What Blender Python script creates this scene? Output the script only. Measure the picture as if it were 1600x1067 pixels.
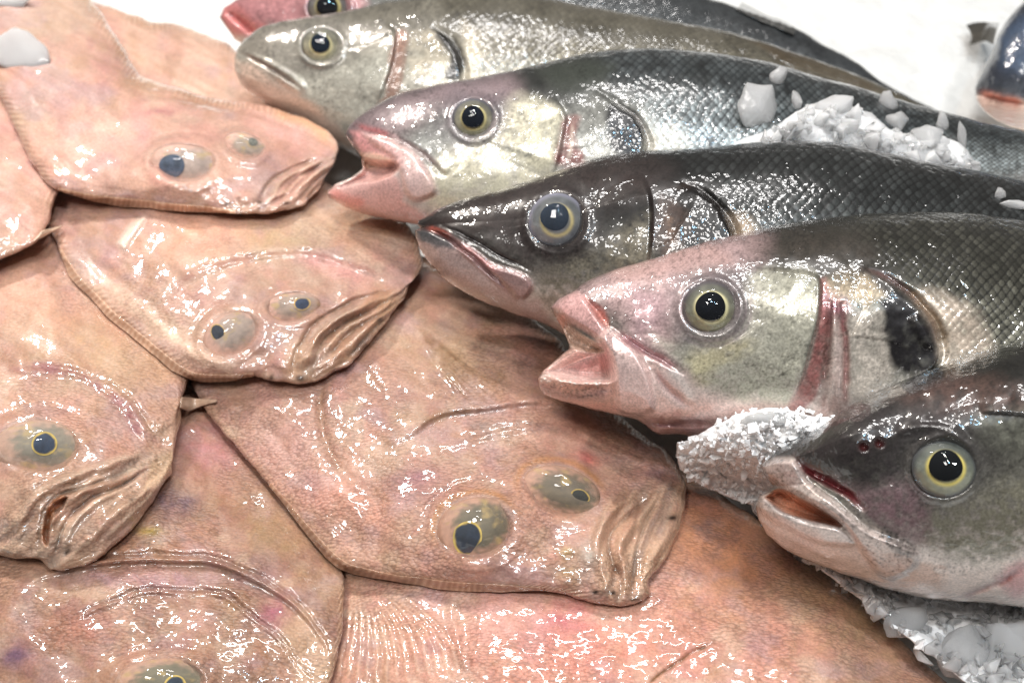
import bpy, bmesh, math, random
import numpy as np
from mathutils import Vector

for o in list(bpy.data.objects):
    bpy.data.objects.remove(o)
SC = bpy.context.scene
COL = SC.collection
rng = np.random.default_rng(7)
random.seed(7)
CM = 0.01

# ------------------------------------------------------------------ camera
PITCH = math.radians(45.0)
DIST = 0.31
TANH = 0.4663                      # half width of view at distance 1
CAM = np.array([0.0, -DIST * math.cos(PITCH), DIST * math.sin(PITCH)])
FWD = np.array([0.0, math.cos(PITCH), -math.sin(PITCH)])
UPV = np.array([0.0, math.sin(PITCH), math.cos(PITCH)])
RGT = np.array([1.0, 0.0, 0.0])
cd = bpy.data.cameras.new('camera')
cam = bpy.data.objects.new('camera', cd)
COL.objects.link(cam)
cam.location = CAM
cam.rotation_euler = (math.pi / 2 - PITCH, 0, 0)
cd.sensor_width = 36.0
cd.lens = 18.0 / TANH
cd.clip_start = 0.005
cd.clip_end = 50.0
cd.dof.use_dof = True
cd.dof.focus_distance = 0.232
cd.dof.aperture_fstop = 20.0
SC.camera = cam

# ------------------------------------------------------------------ world and lamps (indoor fish counter)
w = bpy.data.worlds.new('World')
SC.world = w
w.use_nodes = True
w.node_tree.nodes['Background'].inputs[0].default_value = (1.0, 0.94, 0.90, 1)
w.node_tree.nodes['Background'].inputs[1].default_value = 0.13


def lamp(name, loc, target, size, power, color, size_y=None):
    l = bpy.data.lights.new(name, 'AREA')
    l.shape = 'RECTANGLE' if size_y else 'DISK'
    l.size = size
    if size_y:
        l.size_y = size_y
    l.energy = power
    l.color = color
    o = bpy.data.objects.new(name, l)
    COL.objects.link(o)
    o.location = loc
    o.rotation_euler = (Vector(target) - Vector(loc)).to_track_quat('-Z', 'Y').to_euler()
    return o


lamp('counter_lamp', (-0.34, 0.40, 0.55), (-0.22, 0.14, 0), 0.07, 4.0, (1.0, 0.92, 0.84))
lamp('strip_lamp', (0.08, 0.50, 1.12), (0.05, 0.04, 0), 0.50, 6.4, (1.0, 0.97, 0.95), 0.09)
lamp('ceiling_lamp', (0.06, -0.02, 1.25), (0, 0.0, 0), 0.14, 4.4, (1.0, 0.97, 0.94))
lamp('ceiling_lamp', (-0.28, -0.42, 1.10), (0, -0.05, 0), 0.30, 6.2, (1.0, 0.96, 0.92))
lamp('ceiling_lamp', (0.36, -0.38, 1.15), (0, -0.05, 0), 0.13, 5.0, (1.0, 0.97, 0.95))
lamp('cold_lamp', (0.16, -0.30, 1.05), (0.1, 0.0, 0), 0.07, 1.6, (0.40, 0.72, 1.0))

vs = SC.view_settings
vs.view_transform = 'Standard'
vs.look = 'None'
vs.exposure = 0.0
vs.gamma = 1.0
vs.use_curve_mapping = False

STEP = 1.95                         # mesh spacing, in photograph pixels


# ------------------------------------------------------------------ numeric helpers
def lin(c):
    c = np.asarray(c, float) / 255.0
    return np.where(c <= 0.04045, c / 12.92, ((c + 0.055) / 1.055) ** 2.4)


def ss(a, b, x):
    t = np.clip((x - a) / (b - a), 0, 1)
    return t * t * (3 - 2 * t)


def hash2(ix, iy, seed):
    n = (ix.astype(np.int64) * 374761393 + iy.astype(np.int64) * 668265263 + seed * 1442695041) & 0x7fffffff
    n = ((n ^ (n >> 13)) * 1274126177) & 0x7fffffff
    n = n ^ (n >> 16)
    return (n & 0xffff) / 65535.0


def vn(x, y, seed=0):
    ix = np.floor(x); iy = np.floor(y)
    fx = x - ix; fy = y - iy
    fx = fx * fx * (3 - 2 * fx); fy = fy * fy * (3 - 2 * fy)
    a = hash2(ix, iy, seed); b = hash2(ix + 1, iy, seed)
    c = hash2(ix, iy + 1, seed); d = hash2(ix + 1, iy + 1, seed)
    return (a * (1 - fx) + b * fx) * (1 - fy) + (c * (1 - fx) + d * fx) * fy


def fbm(x, y, seed=0, octv=4):
    s = 0; a = 0.5; t = 0
    for k in range(octv):
        s = s + a * vn(x, y, seed + 17 * k); t += a
        x = x * 2.03 + 3.1; y = y * 2.03 + 7.7; a *= 0.5
    return s / t


def cr(pts, n=8):
    """smooth curve through the points"""
    p = np.asarray(pts, float)
    if len(p) < 3:
        k = np.linspace(0, 1, n + 1)[:, None]
        return p[0] * (1 - k) + p[-1] * k
    q = np.vstack([2 * p[0] - p[1], p, 2 * p[-1] - p[-2]])
    out = []
    t = np.linspace(0, 1, n, endpoint=False)[:, None]
    for i in range(1, len(q) - 2):
        a, b, c, d = q[i - 1], q[i], q[i + 1], q[i + 2]
        out.append(0.5 * (2 * b + (c - a) * t + (2 * a - 5 * b + 4 * c - d) * t * t + (3 * b - a - 3 * c + d) * t ** 3))
    out.append(p[-1:])
    return np.vstack(out)


def arc(p):
    return np.concatenate([[0], np.cumsum(np.hypot(*np.diff(p, axis=0).T))])


def resample(p, f):
    a = arc(p)
    if a[-1] < 1e-9:
        return np.repeat(p[:1], len(f), 0)
    x = f * a[-1]
    return np.stack([np.interp(x, a, p[:, 0]), np.interp(x, a, p[:, 1])], 1)


def pdist(U, V, poly):
    """distance, side (+ = left of the direction on screen) and arc position along an open polyline"""
    best = np.full(U.shape, 1e18); side = np.zeros(U.shape); pos = np.zeros(U.shape)
    acc = 0.0
    for (ax, ay), (bx, by) in zip(poly[:-1], poly[1:]):
        dx, dy = bx - ax, by - ay
        L2 = dx * dx + dy * dy
        if L2 < 1e-12:
            continue
        k = np.clip(((U - ax) * dx + (V - ay) * dy) / L2, 0, 1)
        ex = U - ax - k * dx; ey = V - ay - k * dy
        d = ex * ex + ey * ey
        m = d < best
        best = np.where(m, d, best)
        side = np.where(m, dx * (V - ay) - dy * (U - ax), side)
        L = math.sqrt(L2)
        pos = np.where(m, acc + k * L, pos)
        acc += L
    return np.sqrt(best), -np.sign(side), pos / max(acc, 1e-9)


def inpoly(U, V, poly):
    """signed distance, + inside"""
    p = np.vstack([poly, poly[:1]])
    d, _, _ = pdist(U, V, p)
    ins = np.zeros(U.shape, bool)
    for (ax, ay), (bx, by) in zip(p[:-1], p[1:]):
        if ay == by:
            continue
        c = ((ay > V) != (by > V)) & (U < (bx - ax) * (V - ay) / (by - ay) + ax)
        ins ^= c
    return np.where(ins, d, -d)


def rays(U, V):
    xn = (U - 800.0) / 800.0 * TANH
    yn = (533.5 - V) / 800.0 * TANH
    return FWD[None] + xn[:, None] * RGT[None] + yn[:, None] * UPV[None]


def at_z(u, v, z):
    d = rays(np.array([float(u)]), np.array([float(v)]))[0]
    return CAM + d * ((z - CAM[2]) / d[2])


# ------------------------------------------------------------------ what lies where so far (so that things rest on one another)
BX0, BY0, BS = -600, -500, 4
BW, BH = 850, 600
gu, gv = np.meshgrid(BX0 + BS * (np.arange(BW) + .5), BY0 + BS * (np.arange(BH) + .5))
dz = rays(gu.ravel(), gv.ravel())[:, 2]
TM = np.where(dz < -0.05, (0.0 - CAM[2]) / np.minimum(dz, -0.05), 3.0).reshape(BH, BW)


def bi(u, v):
    return (np.clip(((v - BY0) / BS).astype(int), 0, BH - 1), np.clip(((u - BX0) / BS).astype(int), 0, BW - 1))


def bilin(M, u, v):
    x = np.clip((u - BX0) / BS - .5, 0, BW - 1.001); y = np.clip((v - BY0) / BS - .5, 0, BH - 1.001)
    ix = x.astype(int); iy = y.astype(int); fx = x - ix; fy = y - iy
    return (M[iy, ix] * (1 - fx) + M[iy, ix + 1] * fx) * (1 - fy) + (M[iy + 1, ix] * (1 - fx) + M[iy + 1, ix + 1] * fx) * fy


def erode(M, r):
    for ax in (0, 1):
        out = M.copy()
        for k in range(1, r + 1):
            a = np.roll(M, k, ax); b = np.roll(M, -k, ax)
            out = np.minimum(out, np.minimum(a, b))
        M = out
    return M


def blur(M, r, it=2):
    for _ in range(it):
        for ax in (0, 1):
            P = np.concatenate([np.repeat(np.take(M, [0], ax), r + 1, ax), M, np.repeat(np.take(M, [-1], ax), r, ax)], ax)
            c = np.cumsum(P, ax)
            n = M.shape[ax]
            M = (np.take(c, np.arange(2 * r + 1, 2 * r + 1 + n), ax) - np.take(c, np.arange(0, n), ax)) / (2 * r + 1)
    return M


# ------------------------------------------------------------------ materials
def nodes_of(name):
    m = bpy.data.materials.new(name)
    m.use_nodes = True
    nt = m.node_tree
    for n in list(nt.nodes):
        nt.nodes.remove(n)
    return m, nt, nt.nodes, nt.links


def skin_material(name, noise_scale, noise_str, sss=0.12, coat=0.8, crough=0.07, speck=0.25, spscale=900.0, cell=0.0, cdark=0.3, cbump=0.0004):
    m, nt, N, L = nodes_of(name)
    out = N.new('ShaderNodeOutputMaterial')
    p = N.new('ShaderNodeBsdfPrincipled')
    L.new(p.outputs[0], out.inputs[0])
    a = N.new('ShaderNodeAttribute'); a.attribute_name = 'Col'
    k = N.new('ShaderNodeAttribute'); k.attribute_name = 'Msk'
    sep = N.new('ShaderNodeSeparateColor'); L.new(k.outputs['Color'], sep.inputs[0])
    tc = N.new('ShaderNodeTexCoord')
    # pigment specks
    n1 = N.new('ShaderNodeTexNoise'); n1.inputs['Scale'].default_value = spscale; n1.inputs['Detail'].default_value = 2
    L.new(tc.outputs['Object'], n1.inputs['Vector'])
    mr = N.new('ShaderNodeMapRange'); mr.inputs[1].default_value = 0.35; mr.inputs[2].default_value = 0.65
    mr.inputs[3].default_value = 1 - speck; mr.inputs[4].default_value = 1 + speck * 0.8
    L.new(n1.outputs['Fac'], mr.inputs[0])
    fac = mr.outputs[0]
    if cell:
        mp = N.new('ShaderNodeMapping'); mp.inputs['Rotation'].default_value = (0, 0, 0.5); mp.inputs['Scale'].default_value = (0.62, 1.25, 1.0)
        L.new(tc.outputs['Object'], mp.inputs[0])
        v = N.new('ShaderNodeTexVoronoi'); v.feature = 'F1'; v.inputs['Scale'].default_value = cell
        L.new(mp.outputs[0], v.inputs['Vector'])
        ve = N.new('ShaderNodeMapRange'); ve.inputs[1].default_value = 0.35; ve.inputs[2].default_value = 0.75
        ve.inputs[3].default_value = 0.0; ve.inputs[4].default_value = 1.0
        L.new(v.outputs['Distance'], ve.inputs[0])
        mg = N.new('ShaderNodeMath'); mg.operation = 'MULTIPLY'
        L.new(ve.outputs[0], mg.inputs[0]); L.new(sep.outputs['Green'], mg.inputs[1])
        ma = N.new('ShaderNodeMath'); ma.operation = 'MULTIPLY_ADD'; ma.inputs[1].default_value = -cdark; ma.inputs[2].default_value = 1.0
        L.new(mg.outputs[0], ma.inputs[0])
        mm = N.new('ShaderNodeMath'); mm.operation = 'MULTIPLY'
        L.new(ma.outputs[0], mm.inputs[0]); L.new(fac, mm.inputs[1])
        fac = mm.outputs[0]
        b = N.new('ShaderNodeBump'); b.invert = True; b.inputs['Distance'].default_value = cbump
        L.new(mg.outputs[0], b.inputs['Height']); L.new(b.outputs[0], p.inputs['Normal'])
    vs_ = N.new('ShaderNodeVectorMath'); vs_.operation = 'SCALE'
    L.new(a.outputs['Color'], vs_.inputs[0]); L.new(fac, vs_.inputs['Scale'])
    L.new(vs_.outputs[0], p.inputs['Base Color'])
    # a film of water over the skin
    n2 = N.new('ShaderNodeTexNoise'); n2.inputs['Scale'].default_value = noise_scale; n2.inputs['Detail'].default_value = 3.0
    n2.inputs['Roughness'].default_value = 0.55
    L.new(tc.outputs['Object'], n2.inputs['Vector'])
    b2 = N.new('ShaderNodeBump'); b2.inputs['Strength'].default_value = 1.0; b2.inputs['Distance'].default_value = noise_str
    L.new(n2.outputs['Fac'], b2.inputs['Height'])
    L.new(b2.outputs[0], p.inputs['Coat Normal'])
    L.new(sep.outputs['Red'], p.inputs['Roughness'])
    L.new(sep.outputs['Blue'], p.inputs['Metallic'])
    p.inputs['Subsurface Weight'].default_value = sss
    p.inputs['Subsurface Radius'].default_value = (1.0, 0.45, 0.3)
    p.inputs['Subsurface Scale'].default_value = 0.003
    p.inputs['Coat Weight'].default_value = coat
    p.inputs['Coat Roughness'].default_value = crough
    p.inputs['Coat IOR'].default_value = 1.5
    p.inputs['IOR'].default_value = 1.4
    return m


def simple_material(name, color, rough=0.4, coat=0.0, attr=False, noise=0.0, nscale=400.0, bump=0.0, **kw):
    m, nt, N, L = nodes_of(name)
    out = N.new('ShaderNodeOutputMaterial')
    p = N.new('ShaderNodeBsdfPrincipled')
    L.new(p.outputs[0], out.inputs[0])
    tc = N.new('ShaderNodeTexCoord')
    n1 = N.new('ShaderNodeTexNoise'); n1.inputs['Scale'].default_value = nscale; n1.inputs['Detail'].default_value = 4
    L.new(tc.outputs['Object'], n1.inputs['Vector'])
    mr = N.new('ShaderNodeMapRange'); mr.inputs[1].default_value = 0.3; mr.inputs[2].default_value = 0.7
    mr.inputs[3].default_value = 1 - noise; mr.inputs[4].default_value = 1 + noise
    L.new(n1.outputs['Fac'], mr.inputs[0])
    sc = N.new('ShaderNodeVectorMath'); sc.operation = 'SCALE'
    if attr:
        a = N.new('ShaderNodeAttribute'); a.attribute_name = 'Col'
        L.new(a.outputs['Color'], sc.inputs[0])
    else:
        sc.inputs[0].default_value = tuple(color)[:3]
    L.new(mr.outputs[0], sc.inputs['Scale'])
    L.new(sc.outputs[0], p.inputs['Base Color'])
    if bump:
        b = N.new('ShaderNodeBump'); b.inputs['Distance'].default_value = bump
        L.new(n1.outputs['Fac'], b.inputs['Height']); L.new(b.outputs[0], p.inputs['Normal'])
    p.inputs['Roughness'].default_value = rough
    p.inputs['Coat Weight'].default_value = coat
    p.inputs['Coat Roughness'].default_value = 0.05
    for k2, v2 in kw.items():
        p.inputs[k2].default_value = v2
    return m


def cornea_material(name, milk, mcol):
    m, nt, N, L = nodes_of(name)
    out = N.new('ShaderNodeOutputMaterial')
    t = N.new('ShaderNodeBsdfTransparent')
    g = N.new('ShaderNodeBsdfGlossy'); g.inputs['Roughness'].default_value = 0.03
    d = N.new('ShaderNodeBsdfDiffuse'); d.inputs[0].default_value = (*mcol, 1)
    fr = N.new('ShaderNodeFresnel'); fr.inputs['IOR'].default_value = 1.55
    tc = N.new('ShaderNodeTexCoord')
    n = N.new('ShaderNodeTexNoise'); n.inputs['Scale'].default_value = 200; n.inputs['Detail'].default_value = 2
    L.new(tc.outputs['Object'], n.inputs['Vector'])
    b = N.new('ShaderNodeBump'); b.inputs['Distance'].default_value = 0.0009
    L.new(n.outputs['Fac'], b.inputs['Height'])
    L.new(b.outputs[0], g.inputs['Normal']); L.new(b.outputs[0], fr.inputs['Normal'])
    m1 = N.new('ShaderNodeMixShader'); m1.inputs[0].default_value = milk
    L.new(t.outputs[0], m1.inputs[1]); L.new(d.outputs[0], m1.inputs[2])
    m2 = N.new('ShaderNodeMixShader')
    fm = N.new('ShaderNodeMath'); fm.operation = 'MINIMUM'; fm.inputs[1].default_value = 0.10
    L.new(fr.outputs[0], fm.inputs[0])
    L.new(fm.outputs[0], m2.inputs[0]); L.new(m1.outputs[0], m2.inputs[1]); L.new(g.outputs[0], m2.inputs[2])
    L.new(m2.outputs[0], out.inputs[0])
    return m


def ice_material(name, clear, color, rough=0.12, bump=0.0006, nscale=350.0, sss=1.0):
    m, nt, N, L = nodes_of(name)
    out = N.new('ShaderNodeOutputMaterial')
    p = N.new('ShaderNodeBsdfPrincipled')
    tc = N.new('ShaderNodeTexCoord')
    n = N.new('ShaderNodeTexNoise'); n.inputs['Scale'].default_value = nscale; n.inputs['Detail'].default_value = 4
    L.new(tc.outputs['Object'], n.inputs['Vector'])
    b = N.new('ShaderNodeBump'); b.inputs['Distance'].default_value = bump
    L.new(n.outputs['Fac'], b.inputs['Height']); L.new(b.outputs[0], p.inputs['Normal'])
    n3 = N.new('ShaderNodeTexNoise'); n3.inputs['Scale'].default_value = 120; n3.inputs['Detail'].default_value = 3
    L.new(tc.outputs['Object'], n3.inputs['Vector'])
    mr = N.new('ShaderNodeMapRange'); mr.inputs[1].default_value = 0.35; mr.inputs[2].default_value = 0.65
    mr.inputs[3].default_value = max(clear - 0.25, 0); mr.inputs[4].default_value = max(min(clear + 0.25, 1), 0)
    L.new(n3.outputs['Fac'], mr.inputs[0]); L.new(mr.outputs[0], p.inputs['Transmission Weight'])
    p.inputs['Base Color'].default_value = (*color, 1)
    p.inputs['Roughness'].default_value = rough
    p.inputs['IOR'].default_value = 1.25
    p.inputs['Coat Weight'].default_value = 0.3
    p.inputs['Coat Roughness'].default_value = 0.04
    p.inputs['Subsurface Weight'].default_value = sss
    p.inputs['Subsurface Radius'].default_value = (1, 1, 1)
    p.inputs['Subsurface Scale'].default_value = 0.006
    L.new(p.outputs[0], out.inputs[0])
    return m


M_BASS = skin_material('bass_skin', 200, 0.0009, sss=0.0, coat=1.0, crough=0.045, speck=0.20, spscale=2000)
M_FLAT = skin_material('flatfish_skin', 140, 0.0007, sss=0.14, coat=1.0, crough=0.06, speck=0.14, spscale=1700, cell=1400, cdark=0.30, cbump=0.0001)
M_FIN = simple_material('fin', None, 0.4, 0.8, attr=True, noise=0.12, nscale=700, bump=0.0002)
M_EYE = simple_material('eye_iris', None, 0.6, 0.0, attr=True, noise=0.12, nscale=900)
M_PUPIL = simple_material('eye_pupil', None, 0.7, 0.0, attr=True, noise=0.2, nscale=900, **{'Specular IOR Level': 0.05})
M_CORNEA = cornea_material('bass_cornea', 0.008, (0.5, 0.55, 0.6))
M_CORNEA_MILKY = cornea_material('cloudy_cornea', 0.05, (0.45, 0.52, 0.62))
M_CORNEA_FLAT = cornea_material('flatfish_cornea', 0.07, (0.55, 0.54, 0.50))
M_ICE = ice_material('ice_clear', 0.42, (0.98, 0.985, 0.99), rough=0.06, bump=0.0003, nscale=250)
M_ICEC = ice_material('ice_crushed', -0.25, (0.97, 0.97, 0.97), rough=0.2, sss=0.0)
M_ICEW = ice_material('ice_white', 0.15, (0.93, 0.95, 0.95), rough=0.3, bump=0.0006, nscale=400)
M_BED = simple_material('ice_bed', (0.62, 0.63, 0.62), 0.5, 0.1, noise=0.05, nscale=60, bump=0.003)


# ------------------------------------------------------------------ objects
def thing(name, label, cat, loc, group=None):
    o = bpy.data.objects.new(name, None)
    COL.objects.link(o)
    o.empty_display_size = 0.02
    o.location = loc
    o['label'] = label
    o['category'] = cat
    if group:
        o['group'] = group
    bpy.context.view_layer.update()
    return o


def mesh_obj(name, verts, faces4, faces3, mat, parent, colors=None, masks=None, smooth=True):
    me = bpy.data.meshes.new(name)
    nv = len(verts)
    n4, n3 = len(faces4), len(faces3)
    off = np.zeros(3)
    if parent is not None:
        off = np.array(parent.matrix_world.translation)
    me.vertices.add(nv)
    me.vertices.foreach_set('co', (np.asarray(verts) - off).astype(np.float32).ravel())
    me.loops.add(n4 * 4 + n3 * 3)
    li = np.concatenate([np.asarray(faces4, np.int32).ravel(), np.asarray(faces3, np.int32).ravel()])
    me.loops.foreach_set('vertex_index', li.astype(np.int32))
    me.polygons.add(n4 + n3)
    st = np.concatenate([np.arange(n4) * 4, n4 * 4 + np.arange(n3) * 3])
    me.polygons.foreach_set('loop_start', st.astype(np.int32))
    me.update(calc_edges=True)
    me.validate()
    me.polygons.foreach_set('use_smooth', np.full(len(me.polygons), smooth))
    for nm, arr in (('Col', colors), ('Msk', masks)):
        if arr is not None:
            at = me.attributes.new(nm, 'FLOAT_COLOR', 'POINT')
            c4 = np.ones((nv, 4), np.float32)
            c4[:, :3] = arr
            at.data.foreach_set('color', c4.ravel())
    me.materials.append(mat)
    o = bpy.data.objects.new(name, me)
    COL.objects.link(o)
    if parent is not None:
        o.parent = parent
        if parent.parent is not None or parent.type == 'MESH':
            pass
    return o


class Patch:
    """a body skinned between four outline curves, with relief and pigment laid on it"""

    def __init__(self, front, top, bottom, back, plane, step=None, smooth_front=False, rough=0.8):
        step = step or STEP
        T = cr(top, 10); B = cr(bottom, 10)
        F = cr(front, 6) if smooth_front else np.asarray(front, float)
        K = cr(back, 6) if len(back) > 2 else np.asarray(back, float)
        f = np.linspace(0, 1, 400)
        Tm, Bm = resample(T, f), resample(B, f)
        mid = (Tm + Bm) / 2
        ds = np.hypot(*np.diff(mid, axis=0).T)
        # closer spacing inside the frame
        pts = [(Tm[:-1] * q + Bm[:-1] * (1 - q)) for q in (0.1, 0.3, 0.5, 0.7, 0.9)]
        inside = np.zeros(399, bool)
        for q in pts:
            inside |= (q[:, 0] > -30) & (q[:, 0] < 1630) & (q[:, 1] > -30) & (q[:, 1] < 1097)
        ds = np.maximum(ds, 0.5 * np.maximum(np.hypot(*np.diff(Tm, axis=0).T), np.hypot(*np.diff(Bm, axis=0).T)))
        wgt = np.where(inside, 1.0, 0.12) * ds
        cw = np.concatenate([[0], np.cumsum(wgt)])
        ns = max(int(cw[-1] / step), 12)
        s = np.interp(np.linspace(0, cw[-1], ns), cw, f)
        W = np.hypot(*(Tm - Bm).T)
        visw = W[:-1][inside].max() if inside.any() else W.max()
        nt = max(int(min(visw, 900) / step), 10)
        t = np.linspace(0, 1, nt)
        # finer near both edges
        t = 0.5 - 0.5 * np.cos(np.pi * t) * 0.35 - (1 - 2 * t) * 0.5 * 0.65
        Ts, Bs = resample(T, s), resample(B, s)
        Ft, Kt = resample(F, t), resample(K, t)
        S = s[:, None, None]; TT = t[None, :, None]
        P = (1 - TT) * Bs[:, None] + TT * Ts[:, None] + (1 - S) * Ft[None] + S * Kt[None] \
            - ((1 - S) * (1 - TT) * Bs[0] + (1 - S) * TT * Ts[0] + S * (1 - TT) * Bs[-1] + S * TT * Ts[-1])
        self.ns, self.nt = ns, nt
        self.U = P[..., 0].ravel(); self.V = P[..., 1].ravel()
        if rough:
            du = fbm(self.U / 30, self.V / 30, 301, 4) - .5; dv = fbm(self.U / 30, self.V / 30, 401, 4) - .5
            self.U = self.U + 4 * rough * du; self.V = self.V + 4 * rough * dv
        self.s = np.repeat(s, nt); self.t = np.tile(t, ns)
        ml = arc(mid)
        self.L = ml[-1]
        self.sp = np.interp(self.s, f, ml)                # pixels from the front
        self.W = np.interp(self.s, f, W)
        self.Wmax = W.max()
        self.d = rays(self.U, self.V)
        n, P0 = plane
        self.n = np.asarray(n, float) / np.linalg.norm(n)
        nd = self.d @ self.n
        self.k = 1.0 / np.maximum(-nd, 0.15)
        self.base = (self.n @ (P0 - CAM)) / np.minimum(nd, -0.15)
        N = len(self.U)
        self.off = np.zeros(N)
        self.f = np.ones(N)
        self.col = np.ones((N, 3)) * 0.5
        self.msk = np.tile(np.array([0.35, 0.5, 0.0]), (N, 1))
        w1 = fbm(self.U / 30, self.V / 30, 91, 3) - .5
        w2 = fbm(self.U / 30, self.V / 30, 57, 3) - .5
        self.Uw = self.U + 16 * w1; self.Vw = self.V + 16 * w2

    def edge(self):
        return np.minimum(np.minimum(self.t, 1 - self.t) * self.W, np.minimum(self.sp + 0.0, self.L - self.sp))

    def sub(self, pts, m, warp=False):
        p = np.asarray(pts, float)
        U, V = (self.Uw, self.Vw) if warp else (self.U, self.V)
        i = np.nonzero((U > p[:, 0].min() - m) & (U < p[:, 0].max() + m) & (V > p[:, 1].min() - m) & (V < p[:, 1].max() + m))[0]
        return i, U[i], V[i]

    # relief (depths in cm, widths in photograph pixels)
    def line(self, pts, w, h, taper=True, smooth=True):
        p = cr(pts, 6) if smooth else np.asarray(pts, float)
        i, U, V = self.sub(p, 3 * w + 8)
        U = U + 0.35 * (self.Uw[i] - U); V = V + 0.35 * (self.Vw[i] - V)
        w = w * (0.6 + 0.8 * fbm(U / 22, V / 22, 71, 2))
        d, sd, pos = pdist(U, V, p)
        g = np.exp(-(d / w) ** 2)
        if taper:
            g *= np.clip(4 * pos, 0.25, 1) * np.clip(4 * (1 - pos), 0.25, 1)
        self.off[i] += h * g

    def step_(self, pts, h, decay, w=2.5, sign=1):
        p = cr(pts, 6)
        i, U, V = self.sub(p, 5 * decay)
        d, sd, pos = pdist(U, V, p)
        x = d * sd * sign
        g = np.exp(-np.maximum(x, 0) / decay) * ss(-w, w, x) * np.clip(5 * pos, 0, 1) * np.clip(5 * (1 - pos), 0, 1)
        self.off[i] += h * g

    def plate(self, pts, h, w, smooth=True):
        p = np.asarray(pts, float)
        if smooth:
            q = np.vstack([p, p[:1]]); p = cr(q, 5)[:-1]
        i, U, V = self.sub(p, w + 2)
        sd = inpoly(U, V, p)
        self.off[i] += h * ss(-w * 0.3, w, sd)

    def wrinkle(self, pts, amp, ang, lw=15.0, ll=110.0, seed=1):
        """irregular folds running along a direction inside a polygon"""
        p = cr(np.vstack([np.asarray(pts, float), np.asarray(pts, float)[:1]]), 5)[:-1]
        i, U, V = self.sub(p, 14)
        m = ss(-8, 12, inpoly(U, V, p))
        U2 = U + 0.8 * (self.Uw[i] - U); V2 = V + 0.8 * (self.Vw[i] - V)
        ca, sa = math.cos(ang), math.sin(ang)
        x = (U2 * ca + V2 * sa) / ll; y = (-U2 * sa + V2 * ca) / lw
        r = np.sin(np.pi * (1.6 * fbm(x, y, seed, 2) + 0.9 * y)) * 0.5 + 0.5
        r2 = vn(x * 2.0, y * 2.6, seed + 5)
        self.off[i] += m * amp * (r - 0.5 + 0.35 * (r2 - .5))
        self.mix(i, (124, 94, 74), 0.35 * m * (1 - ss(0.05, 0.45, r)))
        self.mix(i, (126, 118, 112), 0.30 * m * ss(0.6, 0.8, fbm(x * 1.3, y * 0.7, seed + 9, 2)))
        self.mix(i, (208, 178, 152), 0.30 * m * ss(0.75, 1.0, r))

    def bump(self, c, rx, ry, h, ang=0.0):
        i, U, V = self.sub([c], 3 * max(rx, ry))
        x, y = U - c[0], V - c[1]
        ca, sa = math.cos(ang), math.sin(ang)
        a, b = x * ca + y * sa, -x * sa + y * ca
        self.off[i] += h * np.exp(-(a / rx) ** 2 - (b / ry) ** 2)

    # pigment, and in a few places painted highlight or shade
    def mix(self, i, c, a):
        a = np.asarray(a)[:, None]
        self.col[i] = self.col[i] * (1 - a) + lin(c) * a

    def area(self, pts, c, w, a=1.0, smooth=True, warp=True, noise=0.0, ns=12):
        p = np.asarray(pts, float)
        if smooth:
            q = np.vstack([p, p[:1]]); p = cr(q, 5)[:-1]
        i, U, V = self.sub(p, w + 20, warp)
        sd = inpoly(U, V, p)
        g = ss(-w, w, sd) * a
        if noise:
            g = g * np.clip(1 + noise * 2.5 * (fbm(self.U[i] / ns, self.V[i] / ns, 5, 3) - 0.5) * 2, 0, 1.2)
        self.mix(i, c, np.clip(g, 0, 1))

    def stroke(self, pts, c, w, a=1.0, warp=False, noise=0.0):
        p = cr(pts, 6)
        i, U, V = self.sub(p, 3 * w + 18, warp)
        if not warp:
            U = U + 0.35 * (self.Uw[i] - U); V = V + 0.35 * (self.Vw[i] - V)
        d, _, pos = pdist(U, V, p)
        g = np.exp(-(d / w) ** 2) * a * np.clip(6 * pos, .2, 1) * np.clip(6 * (1 - pos), .2, 1)
        if noise:
            g = g * np.clip(1 + noise * 5 * (fbm(self.U[i] / 9, self.V[i] / 9, 15, 2) - 0.5), 0, 1.3)
        self.mix(i, c, np.clip(g, 0, 1))

    def blob(self, c0, rx, ry, c, a=1.0, ang=0.0, noise=0.4, warp=True):
        i, U, V = self.sub([c0], 3 * max(rx, ry) + 20, warp)
        x, y = U - c0[0], V - c0[1]
        ca, sa = math.cos(ang), math.sin(ang)
        q = (x * ca + y * sa) / rx, (-x * sa + y * ca) / ry
        g = np.exp(-(q[0] ** 2 + q[1] ** 2)) * a
        if noise:
            g = g * np.clip(1 + noise * 4 * (fbm(self.U[i] / 14, self.V[i] / 14, 25, 3) - 0.5), 0, 1.4)
        self.mix(i, c, np.clip(g, 0, 1))

    def socket(self, c, rx, ry, ang, rim, deep):
        i, U, V = self.sub([c], 2.2 * max(rx, ry))
        x, y = U - c[0], V - c[1]
        ca, sa = math.cos(ang), math.sin(ang)
        r = np.hypot((x * ca + y * sa) / rx, (-x * sa + y * ca) / ry)
        self.off[i] += rim * np.exp(-((r - 1.12) / 0.16) ** 2) - deep * (1 - ss(0.55, 0.95, r))

    def rest(self, er=4, bl=6, gap=0.05, only=True):
        """lay the base on whatever is already below"""
        global TM
        M = blur(erode(TM, er), bl) if er or bl else TM
        zb = bilin(M, self.U, self.V) - gap * CM * self.k
        a, b = self.base, zb
        h = np.clip(0.5 + 0.5 * (b - a) / 0.006, 0, 1)
        self.base = b * (1 - h) + a * h - 0.006 * h * (1 - h)

    def depth(self):
        return self.base - self.off * CM * self.k

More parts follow.
